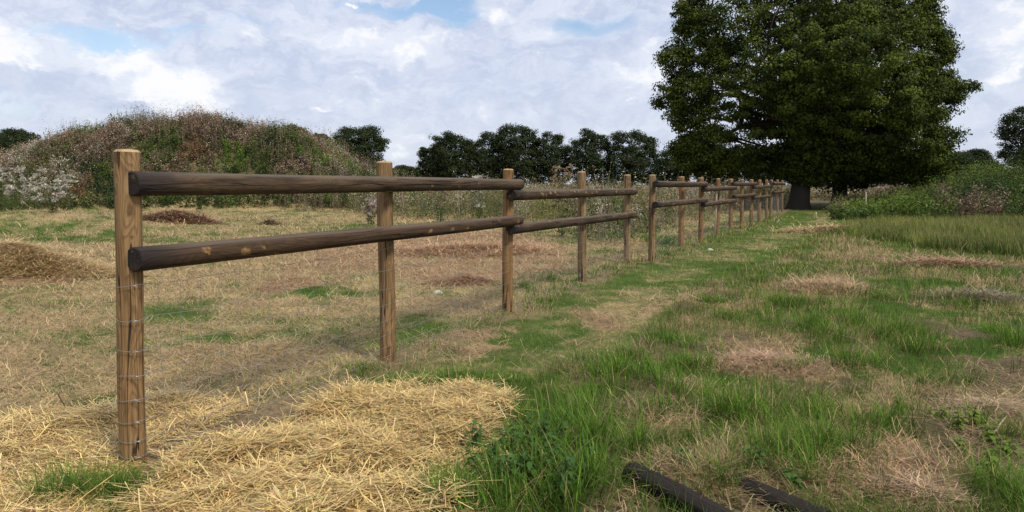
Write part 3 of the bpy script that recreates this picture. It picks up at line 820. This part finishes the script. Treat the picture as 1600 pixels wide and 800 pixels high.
# ------------------------------------------------------------------ plants that stand out
def flower_plant(px, py, h, label, hue=(.72, .68, .6), w_=.35, nh=70):
    p = up(px, py); p[2] = terrain(p[0], p[1])
    root = empty('flowering_thistle', p); tag(root, label, 'plant', 'white headed plants around the field')
    a = Acc(); b = Acc()
    n = 9; az = rng.uniform(0, 6.28, n)
    ribbons(a, np.zeros((n, 3)), az, h * rng.uniform(.8, 1.05, n), np.full(n, .014), rng.uniform(.05, .35, n), np.full(n, .1), np.tile(np.array((.10, .11, .045)), (n, 1)), 3)
    m = 260; t = rng.random(m); aa = rng.uniform(0, 6.28, m); r = w_ * (.3 + .7 * t) * rng.random(m) ** .5
    P = np.stack((r * np.cos(aa), r * np.sin(aa), h * t * .9), 1); nr = rng.normal(size=(m, 3)); nr[:, 2] += .8
    leaves(a, P, nr, rng.uniform(.05, .12, m), jitc(np.tile(np.array((.09, .115, .04)), (m, 1)), .2), .45)
    a.build('foliage', M_weed, root)
    for k in range(26):
        aa = rng.uniform(0, 6.28); r = w_ * rng.random() ** .5; c0 = np.array((r * math.cos(aa), r * math.sin(aa), h * rng.uniform(.4, 1.08)))
        hb = Acc(); mm = nh // 2
        dn = rng.normal(0, 1, (mm, 3)) * np.array((.048, .048, .035)) * rng.uniform(.7, 1.3); sd_ = rng.normal(0, .010, (mm, 3))
        v = np.concatenate(([c0], c0 + dn + sd_, c0 + dn - sd_, c0 + dn * 1.2)); q = np.arange(mm)[:, None] + 1
        hb.add(v, np.concatenate((np.zeros_like(q), q, q + 2 * mm, q + mm), 1), jitc(np.tile(np.array(hue) * rng.uniform(.5, 1.05), (len(v), 1)), .15))
        hb.build('flower_head', M_weed, root)
for px, py, h, lb in [(28, 352, 1.55, 'white fluffy plant at the left edge, nearest the frame'), (62, 345, 1.9, 'tallest white fluffy plant in the left clump'),
                      (105, 350, 1.5, 'white fluffy plant right end of the left clump, beside the mound'), (3, 356, 1.5, 'white fluffy plant cut off by the left frame'),
                      (84, 356, 1.1, 'short white fluffy plant before the left clump'), (45, 340, 1.7, 'white fluffy plant standing behind the left clump'),
                      (580, 352, .95, 'small pinkish white flowers left of the second fence post'), (748, 352, 1.65, 'pale flower head rising above the top rail near the third post'),
                      (688, 352, 1.5, 'greyish seed head just above the top rail between second and third post'),
                      (877, 372, 1.9, 'tall tan seeded plant above the weeds between third and fourth post')]:
    flower_plant(px, py, h, lb, (.60, .56, .48) if px < 200 or px == 748 else ((.6, .45, .42) if px == 580 else (.36, .27, .18)))

def leafy_plant(name, px, py, h, label, group, col, nl=26, ls=.06):
    p = up(px, py); p[2] = terrain(p[0], p[1])
    root = empty(name, p); tag(root, label, 'plant', group)
    st = Acc(); lf = Acc()
    lean = rng.uniform(0, 6.28); ns = 3
    for s in range(ns):
        a = rng.uniform(0, 6.28); th = rng.uniform(.1, .5); b0 = np.array((rng.normal(0, .006), rng.normal(0, .006), -.02)); hh = h * rng.uniform(.7, 1.1)
        top = b0 + np.array((math.sin(th) * math.cos(a), math.sin(th) * math.sin(a), math.cos(th))) * hh
        tube(st, [b0, (b0 + top) / 2 + rng.normal(0, .012, 3), top], [.004, .0035, .002], np.array(col) * .8, 5)
        k = nl // ns
        for i in range(k):
            t = .15 + .85 * (i + 1) / k; q = b0 * (1 - t) + top * t
            for sg in (0, math.pi):
                az = i * 1.57 + sg + rng.normal(0, .2)
                ln = ls * (1.25 - .6 * t) * rng.uniform(.8, 1.2)
                d = np.array((math.cos(az), math.sin(az), rng.uniform(-.35, .15))); d /= np.linalg.norm(d)
                sd_ = np.cross(d, (0, 0, 1)); sd_ /= np.linalg.norm(sd_)
                # toothed oval leaf, folded on its rib
                prof = [(0, 0), (.12, .18), (.3, .30), (.5, .28), (.72, .17), (.88, .08), (1.0, 0)]
                mid = [q + d * ln * (u + .12) - np.array((0, 0, 1)) * ln * .35 * u * u for u, _ in prof]
                rib = np.array(mid); wv = np.array([v for _, v in prof])[:, None] * ln
                R_ = rib + sd_ * wv + np.array((0, 0, .18)) * wv; L_ = rib - sd_ * wv + np.array((0, 0, .18)) * wv
                v = np.concatenate((rib, R_, L_)); m = len(prof); ii = np.arange(m - 1)[:, None]
                f = np.concatenate((np.concatenate((ii, ii + 1, ii + 1 + m, ii + m), 1), np.concatenate((ii, ii + 2 * m, ii + 1 + 2 * m, ii + 1), 1)))
                lf.add(v, f, np.tile(jitc(np.array([col]), .15), (len(v), 1)))
    st.build('stem', M_grass, root); lf.build('leaves', M_grass, root)
NG = [(770, 735), (800, 715), (835, 725), (860, 700), (815, 752), (850, 760), (790, 770), (885, 735), (870, 780), (745, 715), (905, 760), (830, 690), (755, 755), (925, 720)]
for i, (px, py) in enumerate(NG):
    leafy_plant('nettle_plant', px, py, rng.uniform(.16, .25), 'dark green nettle in the patch between the yellow straw and the fallen rails', 'nettles beside the straw', (.055, .11, .028), 24, .062)
for px, py, lb in [(1010, 590, 'small leafy weed among grass right of the mown path'), (1180, 745, 'leafy weed growing between the two fallen rails'), (1240, 770, 'leafy weed right of the fallen rails'),
                   (1075, 740, 'leafy sprig hanging over the end of the rear fallen rail')]:
    leafy_plant('leafy_weed', px, py, .13, lb, 'leafy weeds by the fallen rails', (.07, .14, .03), 21, .07)
for px, py in [(1465, 665), (1490, 680), (1520, 672), (1545, 700), (1500, 705), (1550, 735), (1575, 715), (1410, 650), (1535, 760)]:
    leafy_plant('bindweed', px, py, rng.uniform(.1, .17), 'low yellowish green broad-leaved bindweed over bare soil at lower right', 'bindweed at lower right', (.13, .19, .035), 15, .055)

# ------------------------------------------------------------------ hay heaps
def heap(name, px, py, rx, ry, h, n, col, label, cat='hay heap', L0=.12, W0=.0035):
    col = tuple(min(q * 1.35, .7) for q in col)
    p = up(px, py); p[2] = terrain(p[0], p[1])
    acc = Acc()
    r = np.sqrt(rng.random(n)); a = rng.uniform(0, 6.283, n); x = rx * r * np.cos(a); y = ry * r * np.sin(a)
    lump = .6 + .8 * fbm(x + p[0], y + p[1], max(rx, .4) * .4, 401)
    r = r * (1 + 1.1 * (fbm(np.cos(a) * 2 + px, np.sin(a) * 2 + py, .8, 7) - .5)); x = rx * r * np.cos(a) * 1.15; y = ry * r * np.sin(a) * 1.15
    zz = h * np.maximum(1 - r, 0) ** 1.1 * lump * 1.3 * rng.uniform(.86, 1, n) * (1 - .35 * (np.minimum(r, 1)))
    z = terrain(x + p[0], y + p[1]) + zz
    c = jitc(mixc(np.tile(np.array(col), (n, 1)), np.array(col) * .55, rng.random(n) ** 2), .25)
    ribbons(acc, np.stack((x + p[0], y + p[1], z), 1), rng.uniform(0, 6.283, n), L0 * rng.uniform(.5, 1.5, n), W0 * rng.uniform(.7, 1.4, n),
            rng.normal(1.5, .13, n), rng.normal(.08, .22, n), c, 3, azb=rng.normal(0, 1.4, n), taper=False)
    # settled core so that it is not hollow
    k = 18; rr = np.linspace(0, 1, 8); aa = np.arange(k) * 6.283 / k
    V = np.array([(p[0] + rx * .92 * q * math.cos(t), p[1] + ry * .92 * q * math.sin(t), 0) for q in rr for t in aa])
    V[:, 2] = terrain(V[:, 0], V[:, 1]) + h * .75 * (1 - np.repeat(rr, k)) ** 1.1 * (.6 + .8 * fbm(V[:, 0], V[:, 1], max(rx, .4) * .4, 401)) - .01
    i, j = np.meshgrid(np.arange(7), np.arange(k), indexing='ij'); j2 = (j + 1) % k
    acc.add(V, np.stack((i * k + j, (i + 1) * k + j, (i + 1) * k + j2, i * k + j2), -1).reshape(-1, 4), np.tile(np.array(col) * .7, (len(V), 1)))
    o = acc.build(name, M_hay, loc=tuple(p)); tag(o, label, cat)
heap('hay_heap', 45, 435, 1.35, .8, .22, 16000, (.46, .34, .17), 'big matted brown hay heap at the left edge behind the nearest post', W0=.0055, L0=.26)
heap('hay_heap', 30, 400, 1.6, .8, .2, 9000, (.38, .29, .15), 'paler dry hay ridge rising behind the big heap at the left edge', W0=.006, L0=.28)
heap('hay_heap', 280, 354, 1.35, .8, .36, 3600, (.30, .18, .11), 'small reddish brown hay heap on the mown field before the mound', W0=.016, L0=.4)
heap('hay_heap', 421, 352, .35, .3, .22, 700, (.2, .13, .08), 'tiny dark clump of cuttings right of the reddish heap', W0=.014, L0=.3)
heap('hay_heap', 735, 395, 1.6, 1.0, .16, 9000, (.40, .25, .14), 'long reddish hay swath between the second and third posts, behind the fence', W0=.008, L0=.35)
heap('hay_heap', 720, 443, .5, .3, .12, 1500, (.28, .16, .09), 'low dark reddish clump of hay seen between second and third post', W0=.006)
heap('hay_heap', 1190, 570, .48, .32, .06, 5200, (.40, .27, .17), 'flat pinkish brown hay patch in the middle of the rough grass', W0=.0035)
heap('hay_heap', 1440, 788, .30, .17, .06, 5200, (.40, .29, .18), 'grey brown hay bundle at the bottom right corner', W0=.003)
heap('hay_heap', 1560, 655, .3, .25, .08, 1500, (.33, .24, .14), 'thin brown stalks at the right edge behind the pale stick', W0=.0035)
heap('hay_heap', 1285, 452, .55, .5, .07, 2600, (.36, .25, .14), 'brown dry heap beyond the tall green tufts right of the path', W0=.006, L0=.25)
heap('hay_heap', 1530, 470, .6, .25, .06, 2600, (.2, .16, .1), 'dark grey brown clump at the right edge in short grass', W0=.006, L0=.25)
heap('hay_heap', 1470, 415, .9, .35, .09, 2200, (.34, .22, .13), 'brown cuttings before the uncut meadow band', W0=.01, L0=.3)
heap('hay_heap', 1300, 362, 1.5, .7, .14, 2600, (.42, .31, .17), 'tan cut stalks at the near corner of the green bank', W0=.016, L0=.4)

# small things lying about
def stick(px0, py0, z0, px1, py1, z1, r, label, name='stick', mat=None, cat='stick'):
    a = up(px0, py0, z0); b = up(px1, py1, z1)
    acc = Acc(); m = (a + b) / 2 + rng.normal(0, 1, 3) * np.linalg.norm(b - a) * .03
    tube(acc, [a, (a + m) / 2 + rng.normal(0, .003, 3), m, (m + b) / 2 + rng.normal(0, .003, 3), b], [r, r * .95, r * .9, r * .8, r * .6], (.36, .29, .2), 6)
    o = acc.build(name, mat or M_bark, loc=tuple(a), smooth=True); tag(o, label, cat)
stick(1535, 694, .03, 1573, 650, .10, .006, 'pale bare stick pointing up at lower right')
stick(1545, 628, .05, 1440, 622, .04, .004, 'thin pale stalk lying flat at the right edge')
stick(735, 617, .10, 706, 601, .14, .005, 'yellow stalk poking out of the far edge of the straw')
stick(88, 610, .22, 107, 640, .02, .006, 'short dark stub with a pale cut tip left of the nearest post')
stick(1378, 562, .05, 1300, 520, .05, .003, 'thin dry stalk among the tall tufts')

def stone(px, py, sx, sy, sz, label):
    p = up(px, py); acc = Acc(); k = 14; rr = 6
    V = []
    for i in range(rr + 1):
        t = i / rr * math.pi / 2
        for j in range(k):
            a = j * 6.283 / k; w_ = 1 + .22 * math.sin(a * 3 + 1) + .12 * math.sin(a * 5 + i)
            V.append((p[0] + sx * w_ * math.cos(t) * math.cos(a), p[1] + sy * w_ * math.cos(t) * math.sin(a), terrain(p[0], p[1]) + sz * math.sin(t) * (1 + .15 * math.sin(a * 4)) - .01))
    V = np.array(V); i, j = np.meshgrid(np.arange(rr), np.arange(k), indexing='ij'); j2 = (j + 1) % k
    acc.add(V, np.stack((i * k + j, i * k + j2, (i + 1) * k + j2, (i + 1) * k + j), -1).reshape(-1, 4), np.ones((len(V), 3)))
    tag(acc.build('stone', M_stone, loc=tuple(p), smooth=True), label, 'stone')
stone(166, 640, .10, .055, .05, 'flat pale stone left of the nearest post at the edge of the straw')
stone(683, 458, .07, .05, .05, 'pale grey stone on the field seen between second and third post')
stone(1109, 391, .07, .05, .05, 'small pale stone in the grass near the eighth fence post')

# ------------------------------------------------------------------ fence
def pole_mesh(acc, length, r0, r1, sides=28, bevel=.012, wob=.003, seed=0, steps=14, flat_end=False):
    ts = [0, bevel / length] + list(np.linspace(.03, .97, steps)) + [1 - bevel / length, 1]
    a = np.arange(sides) * 2 * math.pi / sides; V = []
    ph = rng.uniform(0, 6.28, 4); bx, by = rng.normal(0, wob * 1.5, 2)
    for t in ts:
        r = r0 + (r1 - r0) * t
        if t in (0, 1): r -= bevel
        rr = r * (1 + .015 * np.sin(2 * a + ph[0] + t * 2) + .01 * np.sin(3 * a + ph[1]) ) + wob * np.sin(t * 9 + ph[2] + a)
        V.append(np.stack((rr * np.cos(a) + bx * math.sin(t * 3.14), rr * np.sin(a) + by * math.sin(t * 3.14), np.full(sides, t * length)), 1))
    # recessed end grain
    for t, dz in ((1, 0), ):
        pass
    n = len(ts); v = np.concatenate(V + [np.array([[0, 0, 0], [0, 0, length + (.0 if flat_end else .004)]])])
    j = np.arange(sides); j2 = (j + 1) % sides
    f = [np.stack((k * sides + j, k * sides + j2, (k + 1) * sides + j2, (k + 1) * sides + j), 1) for k in range(n - 1)]
    c = np.ones((len(v), 3))
    acc.add(v, np.concatenate(f), c)
    acc.f.append(np.stack((j2, j, np.full(sides, n * sides)), 1) + acc.n - len(v))
    acc.f.append(np.stack(((n - 1) * sides + j, (n - 1) * sides + j2, np.full(sides, n * sides + 1)), 1) + acc.n - len(v))

def pole(name, a, b, r0, r1, mat, root, rootloc, spin=None, **kw):
    a = Vector([float(q) for q in a]); b = Vector([float(q) for q in b]); L = (b - a).length
    acc = Acc(); pole_mesh(acc, L, r0, r1, **kw)
    o = acc.build(name, mat, root)
    me = o.data
    sm = np.ones(len(me.polygons), bool)
    me.polygons.foreach_set('use_smooth', sm)
    try: me.set_sharp_from_angle(angle=math.radians(35))
    except Exception: pass
    q = (b - a).to_track_quat('Z', 'Y')
    if spin is not None: q = q @ Matrix.Rotation(spin, 3, 'Z').to_quaternion()
    o.rotation_mode = 'QUATERNION'; o.rotation_quaternion = q
    o.location = a - Vector([float(c) for c in rootloc])
    return o

PR = .066; RR = .061
WIRE_H = [.985, .806, .647, .516, .388, .273, .172, .088, .015]
RAILS = {  # span (first post, last post): rails as picture points start -> end
    (0, 2): [((205, 287), (812, 288)), ((209, 405), (811, 344))],
    (2, 4): [((799, 305), (991, 299.5)), ((798, 358), (991, 335.5))],
    (5, 7): [((1024, 287.7), (1103.5, 288.3)), ((1023.5, 320.2), (1103.5, 313))],
    (7, 9): [((1099, 296), (1149, 293.5)), ((1098.5, 320), (1149, 313.3))],
    (9, 11): [((1144.5, 287.5), (1181, 287.4)), ((1146, 307.5), (1180, 304.4))],
    (11, 13): [((1177, 292.5), (1202.5, 291)), ((1177, 309.4), (1202.5, 306.2))],
    (14, 16): [((1208.3, 287), (1226, 287.5)), ((1208, 301), (1225.5, 299.5))]}

def ray_plane(px, py, p0, nrm):
    u, v = (px - 800) / F, (400 - py) / F
    d = np.array((u, math.cos(TH) + v * math.sin(TH), -math.sin(TH) + v * math.cos(TH))); o = np.array((0, 0, CAM_H))
    t = np.dot(p0 - o, nrm) / np.dot(d, nrm); return o + d * t

ORD = ['nearest', 'second nearest', 'third', 'fourth', 'fifth']
def build_fence(ids, label):
    loc = feet[ids[0]]
    root = empty('fence', loc); tag(root, label, 'fence', 'sections of the post and rail fence')
    for i in ids:
        ax = (tops[i] - feet[i]); ax = ax / np.linalg.norm(ax)
        r = PR * (.97 if i == 0 else 1) * (1 + .04 * math.sin(i * 2.3))
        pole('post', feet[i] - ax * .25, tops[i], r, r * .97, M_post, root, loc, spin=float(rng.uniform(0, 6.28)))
    dirs = {}
    for (a, b), rl in RAILS.items():
        if a not in ids: continue
        d = feet[b] - feet[a]; d[2] = 0; d /= np.linalg.norm(d)
        nn = np.array((d[1], -d[0], 0.0))            # towards the viewer's side
        off = feet[a] + nn * (PR + RR - .022)
        for (s, e) in rl:
            A = ray_plane(*s, off, nn); B = ray_plane(*e, off, nn)
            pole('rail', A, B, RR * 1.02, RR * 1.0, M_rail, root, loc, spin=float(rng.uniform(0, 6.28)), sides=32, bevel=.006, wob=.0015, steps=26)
    # wire netting on the viewer's side of the posts
    acc = Acc(); cw = (1, 1, 1)
    for a, b in zip(ids[:-1], ids[1:]):
        d = feet[b] - feet[a]; d[2] = 0; Ln = np.linalg.norm(d); d /= Ln; nn = np.array((d[1], -d[0], 0.0))
        A = feet[a] + nn * (PR + .004); B = feet[b] + nn * (PR + .004)
        ph = rng.uniform(0, 6.28)
        dist = A[1]; wr = .0012 if dist < 8 else .0012
        def wp(t, h):
            p = A * (1 - t) + B * t
            return p + np.array((0, 0, h - .02 * math.sin(math.pi * t) * (1 if h > .1 else .2) + .006 * math.sin(t * 23 + ph + h * 9))) + nn * (-.03 * math.sin(math.pi * t) + .008 * math.sin(t * 17 + h * 5))
        nseg = 18 if dist < 16 else 6
        for h in WIRE_H:
            tube(acc, [wp(t, h) for t in np.linspace(0, 1, nseg)], wr, cw, 4, False)
        nv = int(Ln / .15)
        for k in range(1, nv + 1):
            t = k / (nv + 1)
            tube(acc, [wp(t, h) for h in WIRE_H[::-1]], wr, cw, 3, False)
    if 0 in ids:   # wires wrapped round the end post, with twisted ends
        ax = tops[0] - feet[0]
        for h in WIRE_H:
            c0 = feet[0] + ax * h / ax[2]
            r = PR * .97 + .0068
            pts = [c0 + np.array((r * math.cos(t), r * math.sin(t), .005 * math.sin(t * 2 + h * 9))) for t in np.linspace(0, 6.283, 25)]
            tube(acc, pts, .0013, cw, 5, False)
            s = c0 + np.array((.35 * r, -.95 * r, 0)); tube(acc, [s, s + np.array((.02, -.004, .006)), s + np.array((.045, .0, -.002))], .0022, cw, 5)
    acc.build('wire_netting', M_wire, root, loc=tuple(loc))
build_fence([0, 1, 2, 3, 4], 'nearest section of wooden fence, five brown posts, dark round rails and wire netting')
build_fence(list(range(5, 14)), 'middle section of wooden fence, nine posts beyond the narrow gap')
build_fence([14, 15, 16], 'farthest short section of wooden fence, ending before the big tree trunk')

def lone_stake(px, pt, pb, r, label, lean=0):
    f = up(px, pb); t = at_depth(px + lean, pt, f[1]); acc = Acc()
    ax = t - f; tube(acc, [f - ax * .1, f + ax * .5, t - ax * .02, t], [r, r, r * .95, r * .5], (1, 1, 1), 8)
    tag(acc.build('stake', M_stake, loc=tuple(f), smooth=True), label, 'stake', 'thin stakes beyond the path')
lone_stake(1353, 300, 338, .035, 'tall thin grey stake standing in front of the weedy bank')
lone_stake(1275, 331, 343, .03, 'short pale stake at the edge of the mown path near the big trunk')
lone_stake(1500, 311, 340, .035, 'pale stake in the bank weeds near the right edge')
lone_stake(1117, 296, 372, .025, 'thin leaning pole propped behind the fence near the ninth post', 3)
lone_stake(1212, 343, 350, .02, 'short leaning peg in the grass at the end of the fence', 6)

# fallen rails at the bottom
def fallen(a, b, za, zb, label):
    A = up(*a, za); B = up(*b, zb)
    root = None
    o = pole('fallen_rail', A, B, .062, .062, M_tar, None, (0, 0, 0), sides=32, bevel=.008, wob=.002, steps=22)
    tag(o, label, 'log', 'fallen rails in the grass')
M_tar = wood_mat('tarred_wood', (.012, .010, .009), (.022, .018, .015), (.007, .006, .006), (.016, .013, .011), (.06, .045, .03), rough=.85, spec=.12)
fallen((985, 738), (1190, 847), .045, .045, 'black weathered rail lying in the grass, the nearer of two')
fallen((1070, 722), (1290, 818), .022, .022, 'black weathered rail lying in the grass, the one behind and to the right')

# ------------------------------------------------------------------ trees
def tree(name, px, base_py, depth, outline, label, leaf=.3, nclu=200, per=40, clu=.9, thick=.8, col=(.04, .062, .022), col2=(.07, .10, .03), trunk_r=.3,
         group=None, cat='tree', limbs=8, trunk_top=.35, gap=.0, lean=0.0, shell=.6, trunkcol=(.06, .05, .04)):
    f = at_depth(px, base_py, depth); gz = float(terrain(f[0], f[1])); f[2] = gz
    root = empty(name, f); tag(root, label, cat, group)
    O = np.array([at_depth(a, b, depth) for a, b in outline])[:, [0, 2]] - np.array((f[0], f[2]))
    lo = O.min(0); hi = O.max(0)
    # cluster centres inside the outline
    N0 = nclu * 14
    X = rng.uniform(lo[0], hi[0], N0); Z = rng.uniform(lo[1], hi[1], N0)
    inn = inpoly(X, Z, O); X, Z = X[inn], Z[inn]
    # distance to edge
    E0 = O; E1 = np.roll(O, -1, 0); dd = np.full(len(X), 1e9)
    for p, q in zip(E0, E1):
        v = q - p; L2 = max((v ** 2).sum(), 1e-9); t = np.clip(((X - p[0]) * v[0] + (Z - p[1]) * v[1]) / L2, 0, 1)
        dd = np.minimum(dd, np.hypot(X - p[0] - v[0] * t, Z - p[1] - v[1] * t))
    smax = max(dd.max(), .1); s = dd / smax
    half = thick * (hi[0] - lo[0]) * .5 * s ** .75
    y = half * np.sign(rng.uniform(-1, 1, len(X))) * rng.random(len(X)) ** (1 - shell)
    X = X * (1 + np.minimum(y, 0) / depth * .8); Z = Z * (1 + np.minimum(y, 0) / depth * .4)
    k = dd > clu * .28
    k &= rng.random(len(X)) < .35 + s * .65 + (s < .25) * .5
    if gap > 0: k &= (fbm(X + 50, Z + y * .5, 1.6, 501, 2) > gap * .6 + .12)
    X, Z, y = X[k][:nclu], Z[k][:nclu], y[k][:nclu]
    cc = np.stack((X, y, Z), 1); n = len(cc)
    mid = np.array(((lo[0] + hi[0]) / 2, 0, lo[1] + (hi[1] - lo[1]) * .35))
    acc = Acc()
    cs = clu * rng.uniform(.55, 1.25, n)
    m = n * per; i = np.repeat(np.arange(n), per)
    dirn = rng.normal(size=(m, 3)); dirn /= np.linalg.norm(dirn, axis=1, keepdims=True)
    rad = rng.random(m) ** .45
    P = cc[i] + dirn * (cs[i] * rad)[:, None] * np.array((1.05, 1.05, .62))
    nr = (cc[i] - mid); nr /= np.linalg.norm(nr, axis=1, keepdims=True) + 1e-9
    nr = nr * .5 + dirn * .7 + rng.normal(0, .55, (m, 3)); nr[:, 2] += .35
    tone = np.clip(rng.random(n)[i] * .8 + rng.normal(0, .15, m), 0, 1)
    c = jitc(mixc(np.tile(np.array(col), (m, 1)), np.array(col2), tone), .18)
    leaves(acc, P, nr, leaf * rng.uniform(.6, 1.35, m), c, .65, .12)
    acc.build('crown', M_leaf, root)
    # trunk with flared foot, limbs reaching into the crown
    tk = Acc(); ht = hi[1] * trunk_top
    tp = [np.array((lean * t, .1 * math.sin(t * 3), -.3 + (ht + .3) * t)) for t in (0, .06, .14, .35, .65, 1)]
    tube(tk, tp, [trunk_r * q for q in (1.75, 1.45, 1.18, 1.0, .92, .85)], trunkcol, 16)
    far = np.argsort(-np.linalg.norm(cc - tp[-1], axis=1)); ch = []
    tries = rng.permutation(far[:max(limbs * 6, n // 2)])
    for q in tries[:limbs]:
        e = cc[q] * .9 + tp[-1] * .1; st = tp[-1] * rng.uniform(.8, 1.0)
        mdl = st * .55 + e * .45 + np.array((0, 0, .12 * hi[1] * rng.random()))
        pts = [st * (1 - t) ** 2 + 2 * mdl * t * (1 - t) + e * t * t + rng.normal(0, .012, 3) * hi[1] * (0 < t < 1) for t in np.linspace(0, 1, 8)]
        tube(tk, pts, np.linspace(trunk_r * .5, trunk_r * .06, 8), trunkcol, 7)
        for w_ in range(6):
            s0 = pts[rng.integers(2, 7)]; e2 = cc[rng.integers(0, n)]
            dv = e2 - s0; L_ = np.linalg.norm(dv) + 1e-6; e2 = s0 + dv / L_ * min(L_, hi[1] * .28)
            md = (s0 + e2) / 2 + rng.normal(0, .02, 3) * hi[1]
            tube(tk, [s0, md, e2], [trunk_r * .16, trunk_r * .1, trunk_r * .03], trunkcol, 5)
    tk.build('trunk', M_bark, root, smooth=True)
    return root

OAK = [(1055, -20), (1048, 5), (1051, 22), (1042, 42), (1051, 58), (1030, 73), (1026, 100), (1041, 112), (1021, 125), (1025, 145), (1021, 170), (1027, 192), (1050, 186), (1057, 205),
       (1044, 222), (1055, 240), (1060, 262), (1085, 282), (1130, 284), (1190, 280), (1240, 288), (1262, 293), (1300, 287), (1350, 286), (1400, 284), (1450, 290), (1484, 286), (1490, 262), (1484, 236),
       (1503, 203), (1478, 190), (1503, 180), (1490, 162), (1510, 155), (1530, 140), (1522, 122), (1494, 122), (1477, 106), (1484, 88), (1499, 73), (1482, 58), (1474, 40), (1466, 20), (1460, 0),
       (1440, -50), (1380, -90), (1280, -112), (1180, -100), (1100, -62)]
tree('oak_tree', 1247, 323, 45, OAK, 'huge dense dark green oak towering over the far end of the fence', leaf=.145, nclu=2900, per=125, clu=.60, thick=.85,
     col=(.028, .045, .010), col2=(.125, .158, .025), trunk_r=.52, limbs=34, trunk_top=.33, gap=.40, lean=.5, shell=.55, trunkcol=(.05, .042, .034))
tree('oak_tree', 1312, 314, 53, [(1230, 120), (1420, 110), (1470, 180), (1480, 250), (1440, 292), (1380, 290), (1330, 300), (1290, 300), (1240, 285), (1210, 200)],
     'smaller ivy-clad tree standing behind the huge oak', leaf=.22, nclu=420, per=60, clu=.8, col=(.03, .05, .014), col2=(.055, .08, .02), trunk_r=.5, limbs=10)

def lobed(x0, x1, y0, y1, n=20, seed=0):
    cx, cy, rx, ry = (x0 + x1) / 2, (y0 + y1) / 2, (x1 - x0) / 2, (y1 - y0) / 2
    r = np.random.default_rng(seed); out = []
    for k in range(n):
        a = 6.283 * k / n; s = 1 + r.uniform(-.2, .13)
        ca, sa = math.cos(a), math.sin(a); e = .8
        out.append((cx + rx * s * math.copysign(abs(ca) ** e, ca), cy - ry * s * math.copysign(abs(sa) ** e, sa)))
    return out
FAR = [  # x0,x1,ytop,ybottom, depth, label
    (-18, 62, 198, 262, 88, 'dark rounded tree at the far left edge, behind the mound'),
    (-60, 20, 206, 270, 84, 'tree partly cut off by the left frame behind the mound'),
    (488, 516, 208, 245, 150, 'small dark tree just left of the lone round tree'),
    (508, 604, 195, 275, 120, 'lone round dark green tree right of the mound'),
    (430, 485, 197, 240, 75, 'brownish bush peeping over the right shoulder of the mound'),
    (610, 660, 259, 286, 190, 'low far tree between the lone tree and the tree row'),
    (652, 712, 224, 302, 125, 'lowest tree at the left end of the long tree row'),
    (668, 742, 203, 304, 120, 'second tree from the left in the long tree row'),
    (722, 800, 208, 304, 122, 'third tree from the left in the long tree row'),
    (766, 846, 193, 304, 120, 'tallest tree in the middle of the long tree row'),
    (826, 896, 204, 304, 121, 'tree left of the notch of sky in the tree row'),
    (890, 962, 201, 304, 118, 'tree right of the notch of sky in the tree row'),
    (944, 1032, 199, 304, 116, 'broad tree at the right end of the tree row'),
    (1022, 1085, 232, 292, 95, 'low dark tree at the left foot of the huge oak'),
    (1075, 1165, 226, 292, 92, 'dark tree behind the fence posts left of the oak trunk'),
    (1150, 1240, 225, 290, 98, 'dark tree directly left of the oak trunk, far behind'),
    (1330, 1420, 240, 292, 100, 'dark tree far behind and right of the oak trunk'),
    (1405, 1500, 236, 290, 90, 'dark tree behind the right foot of the oak'),
    (1478, 1556, 233, 288, 88, 'small open tree right of the oak, above the bank'),
    (1563, 1640, 165, 290, 75, 'tall dark tree cut off by the right frame'),
    (1590, 1700, 210, 290, 72, 'second tree outside the right frame, partly cut off')]
for k, (x0, x1, y0, y1, dp, lb) in enumerate(FAR):
    wdt = (x1 - x0) * dp / F
    br = lb.startswith('brownish')
    tree('bush' if br else 'field_tree', (x0 + x1) / 2, 292, dp, lobed(x0, x1, y0, y1, 22, k + 5), lb, leaf=.0018 * dp + .03, nclu=int(170 + wdt * 24), per=80, clu=.085 * wdt + .25, thick=.9,
         col=(.09, .085, .04) if br else (.024, .036, .014), col2=(.17, .14, .08) if br else (.050, .066, .024), trunk_r=.28 if not br else .12, limbs=8, trunk_top=.3,
         cat='bush' if br else 'tree', group=None if br else ('trees along the far edge of the field'))
for px0, px1, yt, dp, lb in [(1425, 1500, 262, 47, 'bright green bush on the bank right of the oak'), (1490, 1570, 254, 46, 'broad green bush on the bank under the gap of sky'), (1560, 1660, 262, 44, 'green bush on the bank at the right edge')]:
    tree('bush', (px0 + px1) / 2, 300, dp, lobed(px0, px1, yt, 305, 18, px0), lb, leaf=.13, nclu=170, per=70, clu=.38, col=(.055, .09, .02), col2=(.10, .145, .035), trunk_r=.08, limbs=6, cat='bush',
         group='bushes on the right bank')
print('objects', len(bpy.data.objects), 'faces', sum(len(m.polygons) for m in bpy.data.meshes))
